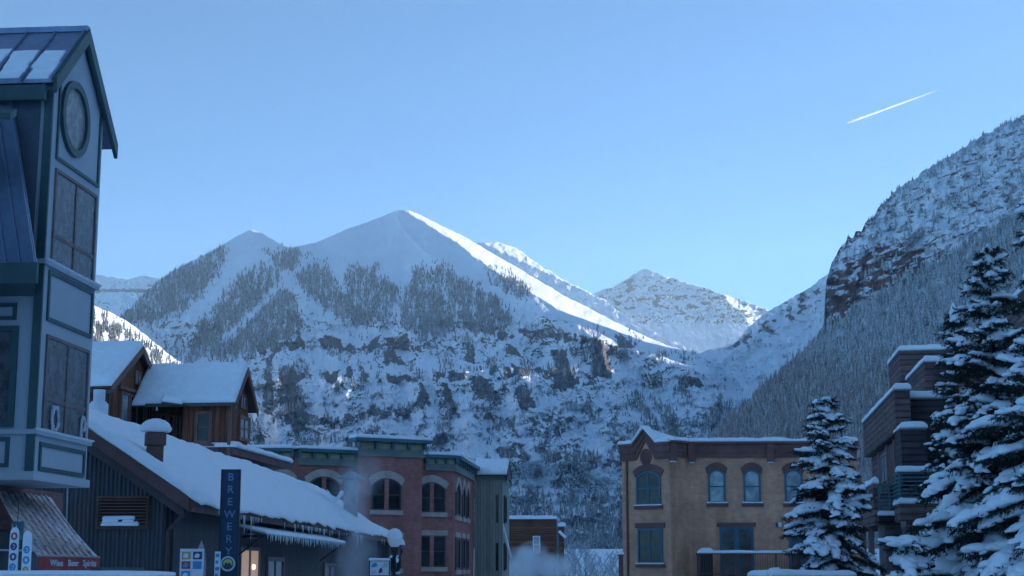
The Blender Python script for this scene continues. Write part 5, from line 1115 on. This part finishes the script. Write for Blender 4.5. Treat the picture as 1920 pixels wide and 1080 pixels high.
window(HH, WH.off(0, -.6), .75, 1.7, 2.0, 3.3, 'condo_trim', 'pale_glass', fw=.1, mull=(2, 1))
vol('tall_volume', 1.5, 5, 3.0, 9.0, -2, zA_(682, 60)); vol('rear_volume', 1.5, 5.5, 11.2, 16, -2, zA_(660, 68), 'condo_wood')
vol('right_volume', 4.3, 10, -12, 2.0, -2, zA_(588, 58.5), 'condo_wood', .3)
window(HH, WH.off(1.5, 3.0, -90), -4.2, -3.0, 5.4, 6.6, 'condo_trim', 'pale_glass', fw=.1)
# ------------------------------------------------------------------ snow-laden spruces: trunk, crown of needle tufts on real branches, snow pads
def soup(name, V, F, mat, parent, smooth=False):
    me = bpy.data.meshes.new(name); P = np.array(V).reshape(-1, 3); o_ = np.array(parent.location); P = P - o_
    F = np.array(F, np.int32); nf, k = F.shape; me.vertices.add(len(P)); me.vertices.foreach_set('co', P.reshape(-1).astype(np.float32))
    me.loops.add(nf * k); me.polygons.add(nf); me.loops.foreach_set('vertex_index', F.reshape(-1)); me.polygons.foreach_set('loop_start', np.arange(nf, dtype=np.int32) * k); me.polygons.foreach_set('loop_total', np.full(nf, k, np.int32))
    me.polygons.foreach_set('use_smooth', np.full(nf, smooth)); me.materials.append(M(mat)); me.update(); me.validate()
    o = bpy.data.objects.new(name, me); C.objects.link(o); o.parent = parent; return o
def rotm(az, pitch, roll=None):
    ca, sa, cp, sp = np.cos(az), np.sin(az), np.cos(pitch), np.sin(pitch)
    X = np.stack([ca * cp, sa * cp, sp], -1); Y = np.stack([-sa, ca, 0 * ca], -1); Z = np.cross(X, Y)
    if roll is not None: c, s = np.cos(roll)[:, None], np.sin(roll)[:, None]; Y, Z = Y * c + Z * s, Z * c - Y * s
    return np.stack([X, Y, Z], -1)
def tuft_template(n, rng):
    V = []; 
    for i in range(n):
        t = rng.rand() * .9; a = rng.rand() * 6.28; b = np.array([t, 0, 0]); l = .34 * (.7 + .6 * rng.rand())
        d = np.array([.55 + .3 * rng.rand(), .8 * np.cos(a), .8 * np.sin(a)]); d /= np.linalg.norm(d); side = np.cross(d, rng.randn(3)); side /= np.linalg.norm(side)
        w = .045; V += [b - side * w, b + side * w, b + d * l]
    V += [np.array([0, .03, 0]), np.array([0, -.03, 0]), np.array([1.15, 0, 0])]
    return np.array(V)
_r = np.random.RandomState(11)
def blob_template(k, n=11, m=7):
    V = []
    for j in range(m + 1):
        ph = math.pi * j / m
        for i in range(n):
            a = 2 * math.pi * i / n; p = Vector((math.sin(ph) * math.cos(a), math.sin(ph) * math.sin(a), math.cos(ph))); q = 1 + .42 * mnoise.noise(p * 1.5 + Vector((k * 7, 0, k))) + .22 * mnoise.noise(p * 3.7 + Vector((k, 9, k)))
            z = p.z * q; z = z if z > 0 else z * .55; V.append((p.x * q, p.y * q, z))
    F = [(j * n + i, (j + 1) * n + i, (j + 1) * n + (i + 1) % n, j * n + (i + 1) % n) for j in range(m) for i in range(n)]
    return np.array(V), np.array(F)
BT = [blob_template(k) for k in range(6)]
def spruce(name, label, px, ytop, Y, R, seed, dens=1.0, whorl=.27, tuft=.19, snow=1.0, xoff=0, lowest=.10, pad=1.0, prof=.9, group=None, zmin=None):
    rng = np.random.RandomState(seed); top = at(px, ytop, Y); zg = gz(Y); H = top.z - zg
    root = thing(name, label, 'tree', (top.x, Y, zg), group=group)
    tr = MB(Wall(top.x, Y, 0)); tr.tube((0, 0, zg - .2), (0, 0, zg + H * .6), .035 * H ** .9 * .5, .02 * H * .3, 10, cap=False).tube((0, 0, zg + H * .6), (0, 0, top.z - .1), .02 * H * .3, .012, 8)
    tr.build('trunk', 'bark', root)
    TB, TA, TP, TL, TR = [], [], [], [], []; SB = []; BR = MB()
    nw = int(H * (1 - lowest) / whorl)
    for w in range(nw):
        f = lowest + (1 - lowest) * (w + .3 * rng.rand()) / nw; z = zg + H * f
        if zmin is not None and z < zmin: continue
        rad = R * (1 - f) ** prof * 1.02 + .06; nb = max(4, int((5 + 5 * (1 - f)) * dens))
        a0 = rng.rand() * 6.28
        for b in range(nb):
            az = a0 + b * 6.283 / nb + rng.randn() * .22; L = rad * (.55 + .6 * rng.rand() ** .8)
            if rng.rand() < .1: L *= 1.15
            zb = z + (rng.rand() - .5) * whorl * 1.3; up = .55 * f ** 2 - .02 - .2 * (1 - f) + rng.randn() * .22
            ns = max(3, int(L / .11)); prev = None; dirv = np.array([math.cos(az), math.sin(az)])
            sagk = .22 + .28 * rng.rand()
            pos = lambda t: np.array([top.x + dirv[0] * L * t, Y + dirv[1] * L * t, zb + L * (up * t - sagk * t * t + .10 * t ** 3)])
            BR.tube(pos(0), pos(.9), .012 + .012 * L, .006, 5, cap=False)
            for i in range(ns + 1):
                t = .12 + .88 * i / ns; p = pos(t); q = pos(t + .02); slope = math.atan2(q[2] - p[2], .02 * L)
                wid = L * .36 * (1 - t) ** .7 * (.5 + .5 * min(1, t * 3)) + .10
                TB.append(p); TA.append(az + rng.randn() * .15); TP.append(slope + rng.randn() * .22); TL.append(tuft * (.85 + .4 * rng.rand())); TR.append(rng.rand() * 6.28)
                for sg in (-1, 1):
                    nt = max(1, int(wid / (tuft * .62)))
                    for k in range(nt):
                        d = tuft * .62 * k + .02; aa = az + sg * (.95 + .2 * rng.randn() * .5); pp = p + np.array([math.cos(aa), math.sin(aa), 0]) * d; pp[2] -= d * .28 + abs(rng.randn()) * .02
                        TB.append(pp); TA.append(aa); TP.append(-.25 + rng.randn() * .25); TL.append(tuft * (.8 + .45 * rng.rand())); TR.append(rng.rand() * 6.28)
                        if rng.rand() < .35: TB.append(pp); TA.append(aa + rng.randn() * .6); TP.append(-.9 - .4 * rng.rand()); TL.append(tuft * .8); TR.append(rng.rand() * 6.28)
            if rng.rand() < .88 * snow:
                t0 = .25 + .2 * rng.rand(); t1 = .85 + .2 * rng.rand(); np_ = max(2, int(L * (t1 - t0) / .12)); 
                for i in range(np_):
                    t = t0 + (t1 - t0) * i / max(1, np_ - 1); p = pos(t); wd = (L * .12 * (1.15 - t) + .06) * pad * (.55 + .7 * rng.rand())
                    sl = math.atan2(pos(t + .02)[2] - p[2], .02 * L)
                    SB.append((p + np.array([0, 0, .02 + wd * .22]), az, sl, wd * (1.1 + .7 * rng.rand()), wd, wd * (.5 + .3 * rng.rand()), rng.randint(6)))
                    if rng.rand() < .5:
                        sg = rng.choice([-1, 1]); aa = az + sg * 1.0; d = wd * 1.1; pp = p + np.array([math.cos(aa) * d, math.sin(aa) * d, -.2 * d + .015]); SB.append((pp, aa, -.3, wd * 1.0, wd * .55, wd * .34, rng.randint(6)))
    n = len(TB); TB = np.array(TB); Rm = rotm(np.array(TA), np.array(TP), np.array(TR)); TL = np.array(TL)
    temps = [tuft_template(20, rng) for _ in range(6)]; nv = len(temps[0]); T = np.array(temps)[rng.randint(6, size=n)]
    V = np.einsum('nij,nkj->nki', Rm, T) * TL[:, None, None] + TB[:, None, :]
    F = np.arange(n * nv).reshape(-1, 3); soup('crown', V, F, 'needles', root); BR.build('branches', 'bark', root)
    VV, FF = [], []; off = 0
    for (p, az, sl, a, b, c, k) in SB:
        tv, tf = BT[k]; Rr = rotm(np.array([az]), np.array([sl]))[0]; VV.append((tv * np.array([a, b, c])) @ Rr.T + p); FF.append(tf + off); off += len(tv)
    if VV: soup('branch_snow', np.concatenate(VV), np.concatenate(FF), 'snow', root, True)
    if snow: MB(Wall(top.x, Y, 0)).lathe((0, 0, top.z - .42), [(.02, 0), (.10 * pad, .05), (.09 * pad, .22), (.05, .4), (.015, .47)], 9).build('tip_snow', 'snow', root)
    print(name, 'tufts', n, 'pads', len(SB)); return root
spruce('spruce_tree', 'big snow-laden spruce at the right edge whose tip stands highest against the forested hillside', 1852, 462, 29, 2.35, 21, 1.15, .24, .19, pad=1.25, prof=.95)
spruce('spruce_tree', 'slim snow-dusted spruce just left of the biggest spruce and a little lower', 1787, 572, 31.5, 1.25, 22, .9, .24, .16, pad=.9, prof=.8)
spruce('spruce_tree', 'blunt-topped spruce heaped with snow standing between the tan block and the dark flats', 1550, 748, 50, 1.75, 23, 1.2, .30, .22, pad=1.35, prof=.52)
spruce('spruce_tree', 'spruce at the right edge showing only a few snowy branch ends high up', 2010, 60, 26, 2.1, 24, .9, .34, .17, pad=1.1, prof=.75)
spruce('spruce_tree', 'low young spruce heaped with snow at the foot of the biggest spruce', 1690, 1015, 26, 1.05, 25, 1.0, .26, .16, pad=1.5, prof=.6)
spruce('spruce_tree', 'snowy spruce in the bottom right corner in front of the biggest spruce', 1940, 640, 25, 2.0, 26, 1.0, .25, .16, pad=1.3, prof=.7)
# ------------------------------------------------------------------ frosted bare trees in the gap down the street
def bare_tree(px, ytop, Y, seed, label):
    rng = np.random.RandomState(seed); top = at(px, ytop, Y); g = 0; zb = top.z - 12 - 3 * rng.rand(); root = thing('bare_tree', label, 'tree', (top.x, Y, zb), group='frosted bare trees in the gap down the street')
    H = top.z - zb; t = MB(); t.tube((top.x, Y, zb), (top.x + rng.randn() * .2, Y, top.z - H * .2), .13, .03, 6, False); t.build('trunk', 'bark', root)
    c = MB(); 
    for i in range(44):
        f = .25 + .72 * rng.rand(); p = Vector((top.x + rng.randn() * .1, Y + rng.randn() * .1, zb + H * f)); a = rng.rand() * 6.28; L = H * .26 * (1.15 - f) + .5
        q = p + Vector((math.cos(a) * L * .6, math.sin(a) * L * .6, L * .8)); c.tube(p, q, .05, .02, 4, False, smooth=False)
        for k in range(7):
            e = p.lerp(q, .25 + .75 * rng.rand()); a2 = a + rng.randn() * 1.1; l2 = L * .45 * (.5 + rng.rand()); c.tube(e, e + Vector((math.cos(a2) * l2 * .6, math.sin(a2) * l2 * .6, l2 * .75)), .035, .015, 3, False, smooth=False)
    c.build('twigs', 'frost_twig', root)
gapw = ['leftmost', 'second from the left', 'third from the left', 'fourth from the left', 'middle', 'fifth from the right', 'fourth from the right', 'third from the right', 'second from the right', 'rightmost']
for i in range(10): bare_tree(1062 + i * 11.2 + (i * 37 % 5), 1008 + (i * 53 % 27) + (14 if i > 3 else -8), 190 + (i * 67 % 90), 300 + i, 'frosted bare tree in the gap, %s of the ten' % gapw[i])
# ------------------------------------------------------------------ street lamp and map sign
YL = 44.0; v = at(740, 1010, YL); g0 = gz(YL); Wl_ = Wall(v.x, YL, 0); lt = thing('street_lamp', 'black street lamp with a white globe capped in snow beside the end of the hall', 'street lamp', (v.x, YL, g0))
zc = v.z; MB(Wl_).lathe((0, 0, g0), [(.16, 0), (.16, .25), (.09, .35), (.06, .5), (.05, 2.0), (.05, zc - g0 - .42), (.10, zc - g0 - .38), (.11, zc - g0 - .26), (.09, zc - g0 - .2)], 14).build('post', 'black_metal', lt)
MB(Wl_).lathe((0, 0, zc - .24), [(.09, 0), (.14, .05), (.19, .16), (.205, .27), (.19, .36), (.13, .43), (.02, .46)], 20).build('globe', 'globe', lt)
MB(Wl_).lathe((0, 0, zc + .0), [(.212, 0), (.216, .08), (.19, .18), (.13, .25), (.05, .285), (.01, .29)], 20).build('snow_cap', 'snow', lt)
for sg in (-1, 1): MB(Wl_).tube((sg * .05, -.02, zc - .62), (sg * .22, -.02, zc - .38), .02, n=6).tube((sg * .22, -.02, zc - .38), (sg * .2, -.02, zc - .28), .04, .02, n=7).build('bracket', 'black_metal', lt)
gl = MB(Wl_); 
for i in range(16):
    a = i / 16 * 6.283; gl.blob((.02 + .12 * math.cos(a), -.07, zc - .68 + .2 * math.sin(a)), .055, .05, .055, i, .5)
gl.build('wreath', 'needles', lt); MB(Wl_).blob((.09, -.09, zc - .56), .05, .04, .1, 3, .4).blob((-.08, -.09, zc - .50), .05, .04, .04, 4, .4).build('wreath_snow', 'snow', lt)
MB(Wl_).box(.04, .17, -.03, .03, zc - .98, zc - .9).build('small_box', 'white_metal', lt)
Wm = Wall(*at(711, 1060, 43).xy, -3); s0, s1, z0, z1 = Wm.rect((692, 1050), (731, 1081)); mp = thing('map_sign', 'small framed pale blue map board on dark posts left of the street lamp', 'sign', tuple(Wm.pt(0, 0, gz(43))), Wm.th)
MB(Wm).box(s0, s1, 0, .05, z0, z1).build('panel', 'poster_white', mp); MB(Wm).ring([(s0 + .03, z0 + .03), (s1 - .03, z0 + .03), (s1 - .03, z1 - .03), (s0 + .03, z1 - .03)], [(s0, z0), (s1, z0), (s1, z1), (s0, z1)], -.02, 0).build('frame', 'black_metal', mp)
for k, (a, c, e, h, mt) in enumerate(((.1, .55, .3, .3, 'poster_blue'), (.45, .2, .2, .35, 'poster_dark'), (.62, .5, .28, .35, 'emblem_pale'), (.12, .15, .25, .25, 'emblem_pale'))):
    MB(Wm).prism([(s0 + (s1 - s0) * (a + x_ * e), z0 + (z1 - z0) * (c + y_ * h)) for x_, y_ in ((0, .1), (.5, 0), (1, .3), (.8, 1), (.3, .8))], -.006, -.001).build('map_print', mt, mp)
MB(Wm).snow((s0, -.03, z1), (s1, -.03, z1), (s1, .06, z1), (s0, .06, z1), .05, .04).build('snow_cap', 'snow', mp); MB(Wm).tube((s0 + .04, .03, gz(43)), (s0 + .04, .03, z0), .03, n=6).tube((s1 - .04, .03, gz(43)), (s1 - .04, .03, z0), .03, n=6).tube((s1 - .2, .03, z1), (s1 - .2, .03, z1 + .18), .02, n=6).build('post', 'black_metal', mp)
# ------------------------------------------------------------------ vehicles
def car(W, x0, x1, yl, z0, zt, label, name, snowth=.0, paintm='car_paint'):
    """estate car seen end-on; x0..x1 its width, yl its length inward"""
    o = thing(name, label, 'car' if name == 'parked_car' else 'van', tuple(W.pt((x0 + x1) / 2, yl / 2, z0)), W.th); w = x1 - x0; h = zt - z0
    prof = [(.10, .02), (.16, 0), (.84, 0), (.90, .02)]
    body = [(0, .30), (.01, .52), (.05, .56)]
    def sec(d, zb, zs, zr, inset):    # cross-section at depth d
        return [(x0 + .02 * w, d, z0 + zb * h), (x0, d, z0 + zs * h * .6), (x0 + .01 * w, d, z0 + zs * h), (x0 + inset * w, d, z0 + (zr - .03) * h), (x0 + (inset + .05) * w, d, z0 + zr * h), (x0 + .5 * w, d, z0 + (zr + .012) * h), (x1 - (inset + .05) * w, d, z0 + zr * h), (x1 - inset * w, d, z0 + (zr - .03) * h), (x1 - .01 * w, d, z0 + zs * h), (x1, d, z0 + zs * h * .6), (x1 - .02 * w, d, z0 + zb * h)]
    S = [sec(.0, .2, .5, .58, .06), sec(.08, .16, .56, .66, .09), sec(.35, .15, .56, .955, .12), sec(.8, .15, .56, .99, .11), sec(yl * .55, .15, .56, .99, .11), sec(yl * .64, .15, .56, .93, .13), sec(yl * .78, .15, .55, .62, .07), sec(yl * .97, .18, .48, .56, .07), sec(yl, .22, .4, .5, .1)]
    n = len(S[0]); pts = [p for s_ in S for p in s_]; fs = [(i * n + j, i * n + (j + 1) % n, (i + 1) * n + (j + 1) % n, (i + 1) * n + j) for i in range(len(S) - 1) for j in range(n)] + [tuple(range(n - 1, -1, -1)), tuple(range((len(S) - 1) * n, len(S) * n))]
    MB(W).add(pts, fs, True).build('body', paintm, o)
    g = MB(W).add([(x0 + .13 * w, .10, z0 + .68 * h), (x1 - .13 * w, .10, z0 + .68 * h), (x1 - .17 * w, .325, z0 + .93 * h), (x0 + .17 * w, .325, z0 + .93 * h)], [(0, 1, 2, 3)]).build('rear_window', 'car_glass', o)
    for sx in (x0, x1):
        sg = 1 if sx == x0 else -1
        MB(W).add([(sx + sg * .03 * w, .6, z0 + .60 * h), (sx + sg * .03 * w, yl * .64, z0 + .60 * h), (sx + sg * .105 * w, yl * .56, z0 + .93 * h), (sx + sg * .105 * w, .75, z0 + .93 * h)], [(0, 1, 2, 3)]).build('side_window', 'car_glass', o)
        MB(W).box(sx + sg * .02 * w, sx + sg * .12 * w, -.01, .06, z0 + .38 * h, z0 + .54 * h).build('tail_light', 'lamp_lens', o)
        MB(W).box(sx + sg * .19 * w, sx + sg * .22 * w, .6, yl * .52, zt, zt + .035).build('roof_rail', 'black_metal', o)
        for d in (yl * .2, yl * .8):
            t = MB(W).tube((sx, d, z0 + .33), (sx + sg * .22, d, z0 + .33), .33, n=20, smooth=False).build('wheel', 'rubber', o); MB(W).tube((sx - sg * .012, d, z0 + .33), (sx + sg * .05, d, z0 + .33), .2, n=16, smooth=False).build('rim', 'chrome', t)
    MB(W).box(x0 + .04 * w, x1 - .04 * w, -.06, .02, z0 + .2 * h, z0 + .32 * h).build('bumper', 'black_metal', o)
    if snowth: MB(W).snow((x0 + .1 * w, .25, zt - .01), (x1 - .1 * w, .25, zt - .01), (x1 - .1 * w, yl * .6, zt - .01), (x0 + .1 * w, yl * .6, zt - .01), snowth, .16, seed=4, amp=.5, bulge=.05).build('roof_snow', 'snow', o)
    return o
Wc = Wall(*at(0, 1065, 9.6).xy, 4.0); xr = Wc.hit(238, 1074)[0]
car(Wc, xr - 1.95, xr + .12, 4.5, 0, at(100, 1074, 10.2).z, 'pale car with a frosty rounded roof at the bottom left corner of the view', 'parked_car', .018)
Wv_ = Wall(*at(1450, 1070, 30).xy, 2); xr = Wv_.hit(1612, 1070)[0]
vv = car(Wv_, -.2, xr + .2, 4.6, gz(30), at(1500, 1078, 30).z, 'vehicle buried under a slab of snow at the bottom below the blunt-topped spruce', 'snowed_in_van', .10)
MB(Wv_).blob((.12, .5, at(1462, 1074, 30).z), .16, .3, .1, 3, .4).blob((.6, .9, at(1500, 1076, 30).z), .5, .5, .06, 5, .4).build('snow_lump', 'snow', vv)
# ------------------------------------------------------------------ steam and contrail
def steam(name, label, pts, dens, col=(.97, .98, 1), sc=1.2, lo=.38, hi=.7):
    o = thing(name, label, 'steam', tuple(pts[0][0])); tag(o, kind='stuff'); mn = name + '_vol'
    def f(nm):
        t = NT(nm); t.t.nodes.remove(t.b); v_ = t.n('ShaderNodeVolumePrincipled'); v_.inputs['Color'].default_value = col + (1,)
        g = t.coord('Generated'); sb = t.n('ShaderNodeVectorMath', operation='DISTANCE'); t.l(g, sb.inputs[0]); sb.inputs[1].default_value = (.5, .5, .5); fall = t.ramp(sb.outputs['Value'], .48, .1, 0, 1)
        gg = t.n('ShaderNodeNewGeometry').outputs['Position']; nn = t.noise(t.mapping(gg, (1, 1, .6)), sc, 4, .6, .6); q = t.math('MULTIPLY', t.math('MULTIPLY', t.ramp(nn, lo, hi), fall), dens); t.l(q, v_.inputs['Density']); t.l(v_.outputs[0], t.out.inputs['Volume']); return t.m
    DEF[mn] = f
    for k, (p, r, rz) in enumerate(pts): MB().blob(p, r * 1.3, r * 1.3, rz * 1.3, k, .1, 14, 9).build('puff', mn, o)
    return o
P3 = lambda x, y, Y: Vector(at(x, y, Y))
bl = MB()
steam('steam_plume', 'thin steam rising in front of the hall and the brick block by the far stack', [(P3(664, 1040, 60), 1.0, 1.2), (P3(650, 1000, 60), .8, 1.3), (P3(665, 960, 60), .65, 1.1), (P3(656, 925, 60), .75, 1.0), (P3(690, 890, 62), 1.0, .8), (P3(640, 1075, 60), 1.2, .9)], .7, sc=.9)
steam('steam_cloud', 'low drifting steam cloud in front of the plank building', [(P3(985, 1050, 112), 1.6, .9), (P3(1010, 1066, 112), 2.0, 1.0), (P3(970, 1075, 112), 1.8, .9), (P3(1040, 1060, 113), 1.2, .8), (P3(1000, 1035, 113), 1.0, .7)], 1.8, sc=.7)
def contrail():
    a, b_ = at(1586, 231, 28500), at(1772, 164, 31500); n = 60; V = []; k = 8; ax = (b_ - a).normalized(); u = ax.orthogonal().normalized(); w = ax.cross(u)
    for i in range(n + 1):
        t = i / n; r = 29 * min(1, t * 14 + .12) * (1 - t) ** .35 * (1 + .15 * mnoise.noise(Vector((t * 30, 0, 0)))) if t < 1 else 0; c = a.lerp(b_, t) + u * 8 * mnoise.noise(Vector((t * 6, 3, 1)))
        V += [c + (u * math.cos(6.283 * j / k) + w * math.sin(6.283 * j / k)) * max(r, 1) for j in range(k)]
    o = MB().add(V, [(i * k + j, i * k + (j + 1) % k, (i + 1) * k + (j + 1) % k, (i + 1) * k + j) for i in range(n) for j in range(k)], True).build('contrail', 'contrail')
    tag(o, 'thin white aircraft trail slanting across the upper right sky and fading at its right end', 'contrail'); L = (b_ - a).length
def ctm(nm):
    t = NT(nm); t.base((.95, .95, .95)); t.rough(1); co = t.coord('Generated'); sp = t.n('ShaderNodeSeparateXYZ'); t.l(co, sp.inputs[0])
    al = t.math('MULTIPLY', t.ramp(sp.outputs[0], 1.0, .55, 0, .9), t.ramp(t.noise(t.mapping(co, (60, 1, 1)), 1.0, 3), .2, .6, .6, 1.0)); t.l(al, t.b.inputs['Alpha']); return t.m
DEF['contrail'] = ctm
contrail()
